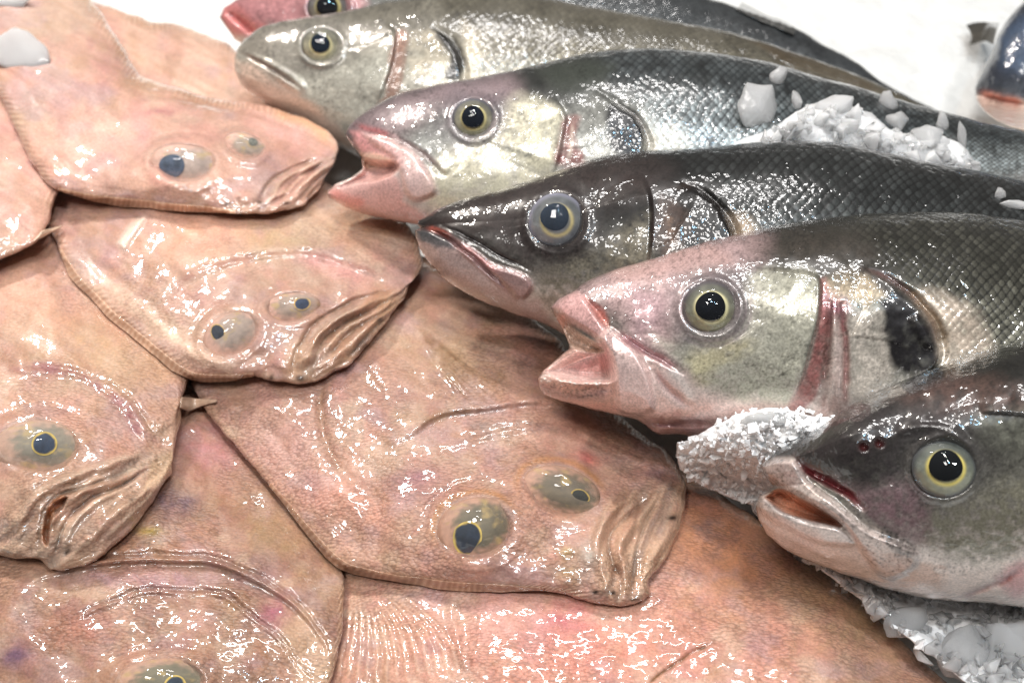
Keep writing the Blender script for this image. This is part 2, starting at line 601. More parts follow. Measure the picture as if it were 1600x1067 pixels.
    def finish(self, under, parent, name, mat, register=True, hard=True, gap=0.06):
        if hasattr(self, 'pep'):
            self.col *= (1 - 0.35 * self.pep + 0.30 * self.pale)[:, None]
        t = self.depth()
        if hard:
            zb = bilin(TM, self.U, self.V) - gap * CM
            t = np.minimum(t, zb)
        self.tz = t
        top = CAM[None] + self.d * t[:, None]
        ns, nt = self.ns, self.nt
        idx = np.arange(ns * nt).reshape(ns, nt)
        q = np.stack([idx[:-1, :-1], idx[1:, :-1], idx[1:, 1:], idx[:-1, 1:]], -1).reshape(-1, 4)
        # underside: rings shrinking from the rim
        per = np.concatenate([np.stack([np.arange(ns - 1), np.zeros(ns - 1, int)], 1),
                              np.stack([np.full(nt - 1, ns - 1), np.arange(nt - 1)], 1),
                              np.stack([np.arange(ns - 1, 0, -1), np.full(ns - 1, nt - 1)], 1),
                              np.stack([np.zeros(nt - 1, int), np.arange(nt - 1, 0, -1)], 1)])
        np_ = len(per)
        rows = [idx[per[:, 0], per[:, 1]]]
        verts = [top]; cols = [self.col]; msks = [self.msk]
        base_i = ns * nt
        cen = np.array([(ns - 1) / 2, (nt - 1) / 2])
        for fr in (0.97, 0.88, 0.7, 0.4, 0.1):
            ij = np.rint(cen + (per - cen) * fr).astype(int)
            id_ = idx[ij[:, 0], ij[:, 1]]
            pr = math.sqrt(max(1 - fr ** 4, 0))
            tt = np.maximum(self.base[id_], t[id_]) + (under * pr * CM + 0.0005) * self.k[id_]
            verts.append(CAM[None] + self.d[id_] * tt[:, None])
            cols.append(self.col[id_]); msks.append(self.msk[id_])
            rows.append(base_i + np.arange(np_)); base_i += np_
        for r0, r1 in zip(rows[:-1], rows[1:]):
            q = np.vstack([q, np.stack([r0, np.roll(r0, -1), np.roll(r1, -1), r1], 1)[:, ::-1]])
        last = rows[-1]
        ctr = verts[-1].mean(0, keepdims=True)
        verts.append(ctr); cols.append(cols[-1][:1]); msks.append(msks[-1][:1])
        tri = np.stack([np.roll(last, -1), last, np.full(np_, base_i)], 1)
        gu_ = self.U.reshape(ns, nt); gv_ = self.V.reshape(ns, nt)
        ar = ((gu_[1:, :-1] - gu_[:-1, :-1]) * (gv_[:-1, 1:] - gv_[:-1, :-1]) - (gv_[1:, :-1] - gv_[:-1, :-1]) * (gu_[:-1, 1:] - gu_[:-1, :-1])).sum()
        if ar > 0:
            q = q[:, ::-1]; tri = tri[:, ::-1]
        allv = np.vstack(verts)
        self.obj = mesh_obj(name, allv, q, tri, mat, parent, np.clip(np.vstack(cols), 0, 1), np.clip(np.vstack(msks), 0, 1))
        if register:
            self.register()
        return self.obj

    def register(self):
        g = self.tz.reshape(self.ns, self.nt)
        gu_ = self.U.reshape(self.ns, self.nt); gv_ = self.V.reshape(self.ns, self.nt)
        for a in range(6):
            for b in range(3):
                fa, fb = a / 6, b / 3

                def ip(M):
                    return (M[:-1, :-1] * (1 - fa) + M[1:, :-1] * fa) * (1 - fb) + (M[:-1, 1:] * (1 - fa) + M[1:, 1:] * fa) * fb
                r, c = bi(ip(gu_).ravel(), ip(gv_).ravel())
                np.minimum.at(TM, (r, c), ip(g).ravel())

    def near_depth(self, u, v, r=0):
        best = []
        for k in range(8 if r else 1):
            uu = u + r * math.cos(k * math.pi / 4); vv = v + r * math.sin(k * math.pi / 4)
            j = np.argmin((self.U - uu) ** 2 + (self.V - vv) ** 2)
            best.append(self.tz[j])
        return float(np.mean(best))


def polar(nr, nphi):
    r = np.linspace(0, 1, nr + 1)[1:]
    ph = np.linspace(0, 2 * np.pi, nphi, endpoint=False)
    R, PH = np.meshgrid(r, ph, indexing='ij')
    R = np.concatenate([[0], R.ravel()]); PH = np.concatenate([[0], PH.ravel()])
    tri = [(0, 1 + j, 1 + (j + 1) % nphi) for j in range(nphi)]
    quads = []
    for i in range(nr - 1):
        for j in range(nphi):
            a = 1 + i * nphi + j; b = 1 + i * nphi + (j + 1) % nphi
            quads.append((a, a + nphi, b + nphi, b))
    return R, PH, np.array(quads), np.array(tri)


def sharp(x, a, b):
    return ss(a, b, x)


def make_eye(parent, pt, c, rx, ry, ang, dome, kind, pupil, lift=0.0, facing=0.55, **kw):
    """eye > pupil, cornea; c, radii in photograph pixels, dome in cm"""
    if kind == 'flat':
        dome = dome * 1.05
    t0 = pt.near_depth(c[0], c[1], 1.15 * (rx + ry) / 2) - lift * CM
    d = rays(np.array([float(c[0])]), np.array([float(c[1])]))[0]
    P = CAM + d * t0
    n = facing * (-d / np.linalg.norm(d)) + (1 - facing) * pt.n
    n /= np.linalg.norm(n)
    ex = RGT - n * (RGT @ n); ex /= np.linalg.norm(ex)
    ey = np.cross(n, ex)
    px = t0 * TANH / 800.0
    ca, sa = math.cos(ang), math.sin(ang)
    wobble = 0.06 if kind == 'flat' else 0.012

    def place(R, PH, rx_, ry_, cx, cy, z):
        w_ = 1 + wobble * (np.sin(PH * 2 + c[0]) * .5 + np.sin(PH * 3 + c[1]) * .35)
        a = rx_ * R * w_ * np.cos(PH); b = ry_ * R * w_ * np.sin(PH)
        x = cx + a * ca - b * sa; y = cy + a * sa + b * ca          # y down on screen
        return P[None] + (x * px)[:, None] * ex - (y * px)[:, None] * ey + (z * CM)[:, None] * n

    R, PH, q, tr = polar(22, 64)
    x = R * np.cos(PH); y = R * np.sin(PH)
    nz = fbm(x * 4 + c[0], y * 4 + c[1], 3, 4)
    nz2 = fbm(x * 9 + c[0], y * 9, 8, 3)
    # iris / eyeball
    if kind == 'bass':
        ring = kw.get('ring', (205, 190, 120)); iris = kw.get('iris', (150, 152, 138)); outer = kw.get('outer', (96, 96, 96))
        rp = pupil[2] / rx
        col = lin(iris)[None] * (0.25 + 1.0 * nz)[:, None]
        dk = (1 - ss(-0.7, 0.1, y))[:, None] * 0.45
        col = col * (1 - dk)
        low = ss(-0.2, 0.8, y)[:, None]
        col = col * (1 - 0.35 * low) + lin(kw.get('low', (196, 190, 140)))[None] * 0.35 * low * (0.4 + 0.8 * nz2)[:, None]
        g = np.exp(-((R - rp * 1.06) / 0.065) ** 2)[:, None]
        col = col * (1 - g) + lin(ring)[None] * g
        o = ss(0.80, 0.99, R)[:, None]
        col = col * (1 - o) + 0.6 * lin(outer)[None] * o
        z = dome * 0.55 * (1 - R ** 2.4) - 0.02
    else:
        a1 = lin(kw.get('ball', (122, 116, 98))); a2 = lin(kw.get('ball2', (176, 134, 112)))
        col = a1[None] * (0.55 + 0.7 * nz)[:, None]
        lo = ss(0.05, 0.75, y * 0.8 + 0.5 * (nz2 - .5))[:, None] * 0.22
        col = col * (1 - lo) + lin((52, 46, 36))[None] * lo
        o = ss(0.48, 0.95, R + 0.40 * (nz2 - .5) - 0.24 * x)[:, None]
        col = col * (1 - o) + a2[None] * (0.8 + 0.4 * nz2)[:, None] * o
        gl = ss(0.60, 0.8, fbm(x * 4 + 9 + c[0], y * 4, 44, 3))[:, None] * 0.6
        col = col * (1 - gl) + lin((176, 148, 88))[None] * gl
        z = dome * 0.34 * np.clip(1 - R ** 2, 0, 1) + 0.0
    # a rim going down into the socket closes the eyeball
    if kind == 'flat':
        rx *= 1.06; ry *= 1.06
        z = z - 0.10 * ss(0.9, 1.0, R)
    eye = mesh_obj('eye', place(R, PH, rx, ry, 0, 0, z), q[:, ::-1], tr[:, ::-1], M_EYE, parent, np.clip(col, 0, 1))
    # pupil with its thin metallic ring
    R2, PH2, q2, tr2 = polar(12, 40)
    zz = np.interp(math.hypot((pupil[0]) / rx, (pupil[1]) / ry), [0, 1], [z.max(), -0.06]) if kind == 'bass' else \
        dome * 0.34 * max(1 - (pupil[0] / rx) ** 2 - (pupil[1] / ry) ** 2, 0)
    pc = kw.get('pupil_col', (10, 12, 18)); pr = kw.get('ring', (196, 170, 92))
    n3 = fbm(R2 * np.cos(PH2) * 2 + c[0], R2 * np.sin(PH2) * 2, 6, 3)
    pcol = lin(pc)[None] * (0.5 + n3)[:, None]
    rr = R2 * (1 + 0.10 * (fbm(np.cos(PH2) * 1.5 + 5, np.sin(PH2) * 1.5 + c[0], 12, 2) - .5) * 2)
    g = ss(0.82, 0.90, rr)[:, None]
    if kind != 'bass' and not kw.get('ringless'):
        pcol = pcol * (1 - g) + lin(pr)[None] * (0.7 + 0.6 * n3)[:, None] * g
    if kind == 'bass':
        zp = zz + 0.03 + 0.05 * (1 - R2 ** 2)
        R3 = R2 * (1 + 0.07 * np.cos(PH2 - 3.6) + 0.03 * np.cos(3 * PH2 + c[0]))
        pv = place(R3, PH2, pupil[2], pupil[2] * kw.get('pasp', 0.96), pupil[0], pupil[1], zp)
    else:
        X = pupil[0] + pupil[2] * R2 * np.cos(PH2); Y = pupil[1] + pupil[2] * kw.get('pasp', 1.0) * R2 * np.sin(PH2)
        zp = dome * 0.34 * np.clip(1 - (X / rx) ** 2 - (Y / ry) ** 2, 0, 1) + 0.015 + 0.03 * (1 - R2)
        pv = place(R2, PH2, pupil[2], pupil[2] * kw.get('pasp', 1.0), pupil[0], pupil[1], zp)
    pu = mesh_obj('pupil', pv, q2[:, ::-1], tr2[:, ::-1], M_PUPIL, parent, np.clip(pcol, 0, 1))
    pu.parent = eye
    # cornea
    k = kw.get('cor', 1.03)
    wob = 1 + 0.10 * (fbm(x * 1.3 + c[0], y * 1.3 + c[1], 31, 2) - .5)
    zc = dome * np.clip(1 - R ** 2, 0, 1) ** 0.7 * wob + 0.02 - 0.10 * ss(0.9, 1.0, R)
    if kind == 'bass':
        zc = dome * (0.72 * (1 - R ** 2.4)) + 0.04 * (1 - R)
    co = mesh_obj('cornea', place(R, PH, rx * k, ry * k, 0, 0, zc), q[:, ::-1], tr[:, ::-1], kw.get('cornea', M_CORNEA), parent)
    co.parent = eye
    return eye


def fin(parent, name, front, top, bottom, back, plane, nrays, c1, c2, h=0.05, thick=0.05, gap=0.10, lift=0.0, step=None, across=True, alpha_edge=True, er=1, bl=2, ragged=0.0):
    """a fin: a thin web with raised rays"""
    pt = Patch(front, top, bottom, back, plane, step or STEP * 1.2)
    pt.base = bilin(blur(erode(TM, er), bl), pt.U, pt.V) - gap * CM * pt.k
    x = (pt.t if across else pt.s) * nrays
    x = x + 1.6 * (fbm(pt.s * 1.5, pt.t * 6 if across else pt.s * 6, 77, 2) - .5) + 0.5 * (fbm(pt.U / 30, pt.V / 30, 78, 3) - .5)
    r = (0.5 + 0.5 * np.cos(2 * np.pi * x)) * (0.35 + 0.9 * fbm(pt.U / 22, pt.V / 22, 79, 3))
    r = np.clip(r, 0, 1)
    e = np.clip(pt.edge() / 5.0, 0, 1)
    pt.off = thick * np.sqrt(e) + h * r ** 2 * e + lift * np.sin(np.pi * np.clip(pt.s, 0, 1)) + 0.04 * (fbm(pt.U / 25, pt.V / 25, 9, 2) - .5)
    m = (r ** 1.5)[:, None]
    nz = (0.6 + 0.8 * fbm(pt.U / 40, pt.V / 40, 31, 4))[:, None]
    pt.col = (lin(c1)[None] * (1 - m) + lin(c2)[None] * m) * nz
    o = pt.finish(0.03, parent, name, M_FIN, gap=gap * 0.6)
    return pt


HZ = np.array([0, 0, 1.0])


def fringe(root, edge, out, n, c1, c2):
    e = cr(edge, 6); d = np.gradient(e, axis=0); d /= np.linalg.norm(d, axis=1)[:, None] + 1e-9
    nrm = np.stack([-d[:, 1], d[:, 0]], 1)
    g = np.random.default_rng(int(edge[0][0]))
    wv = out * (0.7 + 0.5 * np.interp(np.arange(len(e)), np.linspace(0, len(e) - 1, len(e) // 2), g.random(len(e) // 2)))
    wv *= np.clip(np.minimum(np.arange(len(e)), np.arange(len(e))[::-1]) / 8.0, 0.15, 1)
    lo = e - nrm * wv[:, None]; hi = e + nrm * 4
    return fin(root, 'fin_fringe', [tuple(lo[0]), tuple(hi[0])], hi[::3], lo[::3], [tuple(lo[-1]), tuple(hi[-1])], (HZ, np.zeros(3)), n, c1, c2, h=0.022, thick=0.012, gap=0.012, across=False, er=0, bl=1, step=1.6)



def tilt(a, b=0.0):
    a = math.radians(a); b = math.radians(b)
    n = np.array([math.sin(b), -math.sin(a) * math.cos(b), math.cos(a) * math.cos(b)])
    return n / np.linalg.norm(n)


# ------------------------------------------------------------------ the ice bed
def ice_bed():
    x = np.linspace(-0.9, 0.9, 300); y = np.linspace(-0.22, 1.3, 260)
    X, Y = np.meshgrid(x, y, indexing='ij')
    X = X.ravel(); Y = Y.ravel()
    Z = -0.012 + 0.010 * fbm(X * 28, Y * 28, 5, 4) + 0.006 * np.abs(fbm(X * 90, Y * 90, 8, 3) - .5) * 2
    idx = np.arange(300 * 260).reshape(300, 260)
    q = np.stack([idx[:-1, :-1], idx[1:, :-1], idx[1:, 1:], idx[:-1, 1:]], -1).reshape(-1, 4)
    o = mesh_obj('ice_bed', np.stack([X, Y, Z], 1), q, np.zeros((0, 3), int), M_BED, None)
    o['kind'] = 'structure'
    return o


ice_bed()


def cells(U, V, size, seed, ang=0.5, asp=1.5):
    """small irregular scales: distance from the cell edge (0 on it) and a random value for each cell"""
    ca, sa = math.cos(ang), math.sin(ang)
    x = (U * ca + V * sa) / (size * asp); y = (-U * sa + V * ca) / size
    ix = np.floor(x); iy = np.floor(y)
    f1 = np.full(len(U), 9.0); f2 = np.full(len(U), 9.0); h = np.zeros(len(U))
    for dx in (-1, 0, 1):
        for dy in (-1, 0, 1):
            a_, b_ = ix + dx, iy + dy
            d = np.hypot(x - a_ - 0.15 - 0.7 * hash2(a_, b_, seed), y - b_ - 0.15 - 0.7 * hash2(a_, b_, seed + 1))
            m = d < f1
            f2 = np.where(m, f1, np.minimum(f2, d))
            h = np.where(m, hash2(a_, b_, seed + 2), h)
            f1 = np.where(m, d, f1)
    return f2 - f1, h


# ------------------------------------------------------------------ flatfish
def flat_body(pt, H, rim, base, seed, pink=0.5, front_w=150, back_w=300, grain=1.0, fringe=0.9, rimw=26, tone=1.0, mottle=1.0):
    U, V, t, sp = pt.U, pt.V, pt.t, pt.sp
    e = pt.edge()
    pt.rest(er=2, bl=7, gap=0.02)
    rw = rimw * (0.6 + 0.8 * fbm(U / 80, V / 80, seed + 40, 2))
    pt.off = 0.6 * rim * np.sqrt(1 - (1 - np.clip(e / rw, 0, 1)) ** 2)
    pt.off += H * (1 - np.abs(2 * t - 1) ** 2.2) * np.clip(sp / front_w, 0, 1) ** 0.7 * np.clip((pt.L - sp) / back_w, 0, 1) ** 0.8
    # soft unevenness of dead flesh and fine grain of the small scales
    pt.off += 0.34 * (fbm(U / 80, V / 80, seed, 3) - .5) * np.clip(e / 40, 0, 1) + 0.016 * (fbm(U / 17, V / 13, seed + 3, 2) - .5)
    ca, sa = math.cos(0.5), math.sin(0.5)
    a = (U * ca + V * sa); b = (-U * sa + V * ca)
    gm = grain * (0.25 + 0.75 * ss(0.35, 0.62, fbm(U / 75, V / 75, seed + 7, 3)))
    strk = fbm(a / 70, b / 7, seed + 8, 4)
    lb = lin(base)
    c = np.tile((lb * 0.86 + 0.14 * lb.mean()) * 0.80 * np.array([1.03, 0.97, 0.98]), (len(U), 1))
    n1 = fbm(U / 90, V / 90, seed + 11, 4); n2 = fbm(U / 45, V / 60, seed + 12, 4); n3 = fbm(U / 24, V / 24, seed + 13, 4)
    c *= (0.72 + 0.56 * n1)[:, None]

    def over(col, m):
        nonlocal c
        c = c * (1 - m[:, None]) + lin(col)[None] * m[:, None]
    over((198, 142, 132), pink * 0.9 * ss(0.45, 0.75, n2))
    over((162, 114, 110), pink * 0.8 * ss(0.54, 0.8, n3))
    over((190, 166, 146), 0.6 * ss(0.5, 0.75, fbm(U / 60, V / 40, seed + 14, 4)))
    over((160, 128, 96), 0.35 * ss(0.55, 0.8, fbm(U / 30, V / 36, seed + 15, 4)))
    over((168, 142, 146), 0.45 * ss(0.52, 0.75, fbm(U / 52, V / 36, seed + 16, 3)))
    # brown grain between the small scales
    gr = ss(0.58, 0.9, vn(a / 7.0, b / 2.8, seed + 21)) * ss(0.35, 0.65, fbm(U / 55, V / 55, seed + 22, 3))
    over((150, 112, 88), 0.22 * grain * gr)
    c *= (0.82 + 0.36 * strk)[:, None]
    over((164, 126, 98), 0.25 * ss(0.55, 0.75, fbm(a / 45, b / 9, seed + 9, 4)))
    dk = ss(0.50, 0.72, fbm(U / 34, V / 28, seed + 61, 4)) * mottle
    over((150, 112, 86), 0.45 * dk)
    over((140, 98, 104), 0.40 * mottle * ss(0.58, 0.78, fbm(U / 48, V / 40, seed + 62, 4)))
    c = c * tone
    pt.col = c
    pt.msk[:, 0] = 0.42 + 0.2 * (n3 - .5)
    pt.msk[:, 1] = np.clip(gm, 0, 1.2) / 1.2
    if fringe:
        # the ray bases show along the rim
        x = pt.sp / 8.5 + 1.2 * fbm(U / 40, V / 40, seed + 30, 2)
        r = 0.5 + 0.5 * np.cos(2 * np.pi * (x + e / 26.0))
        m = np.exp(-((e - 6) / 9.0) ** 2)
        br = ss(0.35, 0.65, fbm(U / 60, V / 60, seed + 33, 2)) * fringe
        pt.off += 0.035 * r * m * br
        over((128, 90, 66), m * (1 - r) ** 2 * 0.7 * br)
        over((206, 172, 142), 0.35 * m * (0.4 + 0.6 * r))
        pt.col = c


def flat_head(pt, eyes):
    for (c, rx, ry, ang, dome) in eyes:
        pt.blob(c, rx * 1.35, ry * 1.4, (168, 128, 108), 0.5, ang, noise=0.3)
        pt.bump(c, rx * 1.5, ry * 1.6, 0.22, ang)
        pt.socket(c, rx, ry, ang, 0.02, 0.50)
        for q0, q1, rr_, hh_ in ((2.4, 5.0, 1.25, 0.03), (3.4, 5.6, 1.48, -0.035), (0.5, 2.0, 1.3, 0.02)):
            pt.line([(c[0] + rr_ * (rx * math.cos(q) * math.cos(ang) - ry * math.sin(q) * math.sin(ang)), c[1] + rr_ * (rx * math.cos(q) * math.sin(ang) + ry * math.sin(q) * math.cos(ang))) for q in np.linspace(q0, q1, 7)], 4, hh_)


GF = 'flatfish heaped at the left of the counter'


def flat_thing(label, u, v, z=0.01):
    return thing('flatfish', label, 'flatfish', at_z(u, v, z), GF)


SKIN = (206, 164, 140)

# F: lowest of the heap, at the bottom middle
rF = flat_thing('orange pink flatfish body lying lowest, along the bottom edge under the others', 1000, 1040, 0.002)
pt = Patch([(470, 1120), (500, 990), (520, 880)], [(520, 880), (640, 800), (800, 720), (960, 700), (1080, 742), (1185, 812), (1300, 898), (1390, 985), (1460, 1050), (1540, 1130)],
           [(470, 1120), (620, 1230), (820, 1300), (1050, 1320), (1300, 1260), (1540, 1210)], [(1540, 1210), (1540, 1130)], (HZ, np.array([0, 0, 0.002])), rough=2.2)
flat_body(pt, 1.1, 0.35, (208, 156, 130), 101, pink=0.5, front_w=250, back_w=250, grain=1.5, tone=np.array([1.04, 1.02, 1.0]), mottle=0.35)
pt.blob((900, 1010), 190, 70, (208, 126, 112), 0.45)
pt.blob((880, 965), 40, 25, (170, 76, 92), 0.6)
pt.blob((1130, 850), 120, 60, (222, 152, 104), 0.5, 0.5)
pt.blob((1330, 960), 120, 60, (190, 158, 120), 0.55, 0.7)
pt.blob((780, 960), 90, 50, (204, 158, 150), 0.5)
pt.line([(1000, 1075), (1050, 1040), (1085, 1020), (1119, 1000)], 3, -0.06)
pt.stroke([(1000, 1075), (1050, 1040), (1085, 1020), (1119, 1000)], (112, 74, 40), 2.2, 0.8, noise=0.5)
pt.line([(700, 920), (712, 990), (735, 1067)], 6, 0.05)
for k_ in range(13):
    f_ = [(548 + 3 * k_, 884 + 1.2 * k_), (548 + 7 * k_, 950 - 1.5 * k_), (536 + 13 * k_, 1010 - 2 * k_), (520 + 17 * k_, 1090 - 2 * k_)]
    pt.line(f_, 3.4, 0.03); pt.stroke([(x + 5, y) for x, y in f_], (150, 112, 92), 2.6, 0.45, noise=0.7); pt.stroke(f_, (206, 172, 148), 2.6, 0.35, noise=0.5)
pt.finish(0.6, rF, 'body', M_FLAT)

# E: bottom left
rE = flat_thing('brown flatfish at the bottom left corner, its eye cut by the bottom edge', 200, 1040, 0.004)
pt = Patch([(470, 1160), (500, 1120)], [(500, 1120), (516, 1070), (530, 1010), (536, 940), (530, 880), (490, 815), (440, 745), (385, 670), (340, 580), (240, 530), (120, 530), (0, 550), (-160, 620)],
           [(470, 1160), (380, 1230), (220, 1270), (40, 1260), (-100, 1180), (-200, 1050), (-240, 900)], [(-240, 900), (-230, 760), (-160, 620)], (HZ, np.array([0, 0, 0.006])), rough=2.2)
flat_body(pt, 0.9, 0.28, (182, 144, 118), 202, pink=0.35, front_w=200, grain=1.5, tone=np.array([0.90, 0.85, 0.80]), mottle=0.9)
ea1 = [(40, 915), (88, 894), (182, 878), (290, 876), (337, 881), (388, 901), (455, 942), (506, 1002), (516, 1036)]
ea2 = [(78, 989), (135, 959), (189, 938), (229, 925), (287, 928), (348, 932), (388, 962), (439, 1002), (462, 1036), (486, 1060)]
pt.step_(ea1, 0.18, 40, 5, sign=1)
pt.line(ea1, 5, 0.10); pt.line([(x, y - 9) for x, y in ea1], 5, -0.10)
pt.step_(ea2, 0.13, 34, 6, sign=1)
pt.line([(x, y - 6) for x, y in ea2], 4, -0.09)
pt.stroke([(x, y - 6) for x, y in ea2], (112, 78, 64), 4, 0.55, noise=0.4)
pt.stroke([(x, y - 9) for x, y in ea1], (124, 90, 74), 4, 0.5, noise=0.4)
pt.area([(420, 930), (470, 950), (520, 1030), (520, 1090), (470, 1080)], (192, 160, 132), 12, 0.6)
pt.blob((25, 1025), 34, 24, (104, 78, 96), 0.7)
pt.blob((120, 985), 70, 30, (176, 116, 102), 0.5)
pt.blob((428, 955), 26, 26, (156, 92, 102), 0.7, 0.7)
pt.blob((240, 905), 120, 14, (178, 142, 150), 0.5)
pt.blob((330, 700), 60, 50, (178, 118, 122), 0.55)
pt.blob((270, 785), 36, 22, (92, 76, 96), 0.7)
pt.blob((235, 832), 18, 7, (178, 150, 40), 0.6, noise=0.1)
pt.blob((420, 830), 90, 40, (150, 122, 86), 0.5, 0.6)
eyE = ((255, 1064), 72, 36, -0.05, 0.55)
flat_head(pt, [eyE])
pt.finish(0.5, rE, 'body', M_FLAT)
make_eye(rE, pt, *eyE, 'flat', (20, 10, 17), ball=(104, 96, 72), cornea=M_CORNEA_FLAT, pupil_col=(40, 52, 66))

# D: the large central one
rD = flat_thing('large brown pink flatfish in the middle with two bulging olive eyes', 800, 900, 0.008)
pt = Patch([(970, 947), (1005, 938), (1015, 928), (1014, 912), (1040, 872), (1060, 831), (1069, 795), (1072, 760)],
           [(1072, 760), (1056, 726), (1034, 697), (990, 668), (940, 618), (880, 540), (800, 474), (720, 428), (640, 390), (560, 350), (480, 330)],
           [(970, 947), (939, 942), (907, 936), (881, 927), (843, 922), (792, 919), (716, 914), (640, 906), (580, 895), (532, 878), (480, 826), (420, 758), (365, 692), (318, 636), (290, 560), (300, 480)],
           [(300, 480), (370, 390), (480, 330)], (HZ, np.array([0, 0, 0.012])), rough=2.2)
flat_body(pt, 0.75, 0.30, (198, 156, 134), 303, pink=0.45, front_w=220, grain=1.3, tone=np.array([0.98, 0.95, 0.92]), mottle=0.6)
# gill cover edge and head ridges
gD = [(500, 600), (560, 655), (610, 690), (640, 680), (672, 656), (704, 645), (760, 640), (830, 632), (900, 640)]
pt.step_([(600, 700), (640, 682), (672, 658), (704, 646), (760, 640), (830, 630), (900, 636)], 0.16, 60, 6, sign=1)
pt.stroke([(636, 684), (655, 668), (672, 656), (704, 644), (760, 638)], (124, 90, 60), 5, 0.5, noise=0.7)
r2 = [(690, 712), (716, 697), (754, 685), (818, 672), (891, 672), (939, 694), (986, 716), (1044, 745)]
pt.step_(r2, 0.12, 45, 7, sign=1)
pt.line([(x, y - 7) for x, y in r2], 7, -0.05)
pt.stroke([(x, y - 5) for x, y in r2], (124, 88, 72), 4, 0.5, noise=0.5)
pt.stroke([(720, 668), (780, 662), (850, 668), (900, 676)], (120, 110, 108), 7, 0.45, noise=0.6)
pt.line([(506, 590), (500, 640), (512, 700), (545, 745)], 7, -0.10)
pt.stroke([(506, 590), (500, 640), (512, 700), (545, 745)], (150, 112, 84), 6, 0.45, noise=0.4)
pt.line([(470, 560), (455, 620), (480, 700), (520, 760), (590, 820)], 22, 0.10)
# jaws: folds of skin round the small mouth
Z = lambda pts: [(620 + x / 3.138, 640 + y / 3.138) for x, y in pts]
folds = [[(1240, 385), (1100, 400), (1010, 490), (968, 600), (1000, 740), (1012, 940)],
         [(1265, 400), (1140, 510), (1045, 630), (1060, 760), (1098, 840), (1082, 945)],
         [(1300, 400), (1225, 540), (1182, 660), (1165, 800), (1150, 915)],
         [(1375, 560), (1300, 690), (1235, 850)]]
pt.area(Z([(1260, 350), (1410, 370), (1390, 560), (1250, 860), (1240, 930), (1020, 945), (960, 600), (1050, 420)]), (176, 140, 114), 10, 0.6, noise=0.4)
for f_ in folds[1:3]:
    pt.line(Z(f_), 3.0, -0.10)
    pt.stroke(Z(f_), (92, 64, 46), 3.0, 0.6, noise=0.6)
for f_ in ([(1180, 400), (1060, 500), (1005, 620), (1030, 760), (1050, 930)], [(1285, 420), (1190, 540), (1120, 660), (1120, 780), (1125, 930)],
           [(1330, 430), (1290, 540), (1235, 680), (1205, 860)], [(1395, 420), (1400, 520), (1330, 680), (1245, 880)]):
    pt.line(Z(f_), 5, 0.07)
    pt.stroke(Z(f_), (194, 158, 130), 3.5, 0.5, noise=0.4)
for f_, w_, h_ in (([(1230, 395), (1090, 450), (1010, 560), (985, 680), (1010, 800), (1040, 940)], 8, 0.15), ([(1270, 420), (1150, 560), (1095, 680), (1110, 800), (1120, 930)], 6.5, 0.16), ([(1385, 420), (1355, 560), (1275, 700), (1215, 860), (1195, 920)], 10, 0.15)):
    pt.line(Z(f_), w_, h_)
pt.wrinkle(Z([(1260, 350), (1410, 370), (1390, 560), (1250, 860), (1240, 930), (1020, 945), (960, 600), (1050, 420)]), 0.05, 1.95, seed=11)
for c in ([970, 905], [1060, 905], [1165, 932], [1290, 800], [1350, 520]):
    x, y = Z([c])[0]
    pt.blob((x, y), 8, 4.5, (38, 26, 20), 0.9, noise=0.6)
pt.bump(Z([(930, 720)])[0], 22, 26, 0.16); pt.blob(Z([(930, 720)])[0], 18, 26, (176, 164, 152), 0.7)
pt.bump(Z([(830, 840)])[0], 20, 14, 0.10)
pt.bump(Z([(830, 690)])[0], 14, 8, 0.06); pt.blob(Z([(830, 690)])[0], 14, 8, (200, 172, 120), 0.7)
pt.blob(Z([(840, 770)])[0], 18, 22, (150, 118, 80), 0.7)
pt.blob((916, 716), 20, 11, (196, 84, 84), 0.85, 0.2, noise=0.3)
pt.blob((645, 750), 44, 24, (146, 98, 106), 0.65, -0.3)
pt.blob((700, 770), 30, 14, (158, 100, 100), 0.5)
pt.blob((560, 790), 60, 30, (206, 146, 126), 0.6, 0.5)
pt.blob((900, 690), 90, 22, (196, 146, 132), 0.6, 0.3)
pt.blob((690, 560), 90, 40, (176, 148, 116), 0.5, 0.3)
pt.blob((450, 700), 60, 40, (200, 158, 148), 0.6, 0.7)
for k_ in range(7):
    f_ = [(652 + 3 * k_, 516 + 1.5 * k_), (676 + 6 * k_, 556 + 1.0 * k_), (704 + 8 * k_, 596 - 1.0 * k_), (736 + 10 * k_, 636 - 5 * k_)]
    pt.line(f_, 3.0, 0.035); pt.stroke([(x + 3, y - 2) for x, y in f_], (128, 96, 66), 2.4, 0.55 - 0.05 * k_, noise=0.5)
eyD = [((745, 826), 60, 51, -0.12, 0.80), ((876, 767), 62, 40, 0.35, 0.62)]
flat_head(pt, eyD)
for (c, rx, ry, ang, dm) in eyD:
    pt.stroke([(c[0] + 1.16 * (rx * math.cos(q) * math.cos(ang) - ry * math.sin(q) * math.sin(ang)), c[1] + 1.16 * (rx * math.cos(q) * math.sin(ang) + ry * math.sin(q) * math.cos(ang))) for q in np.linspace(2.6, 6.0, 9)], (168, 116, 66), 5, 0.6)
pt.finish(0.5, rD, 'body', M_FLAT)
ptD = pt
make_eye(rD, pt, *eyD[0], 'flat', (-14, 19, 23), ball=(94, 84, 62), cornea=M_CORNEA_FLAT, pupil_col=(30, 42, 58), pasp=1.1)
make_eye(rD, pt, *eyD[1], 'flat', (30, 12, 15), ball=(98, 84, 62), cornea=M_CORNEA_FLAT, pupil_col=(44, 46, 44), pasp=0.7, ring=(190, 160, 84))

fringe(rD, [(850, 922), (792, 918), (716, 913), (640, 905), (580, 894), (532, 877), (480, 825), (420, 757)], 9, 46, (162, 122, 98), (196, 160, 134))

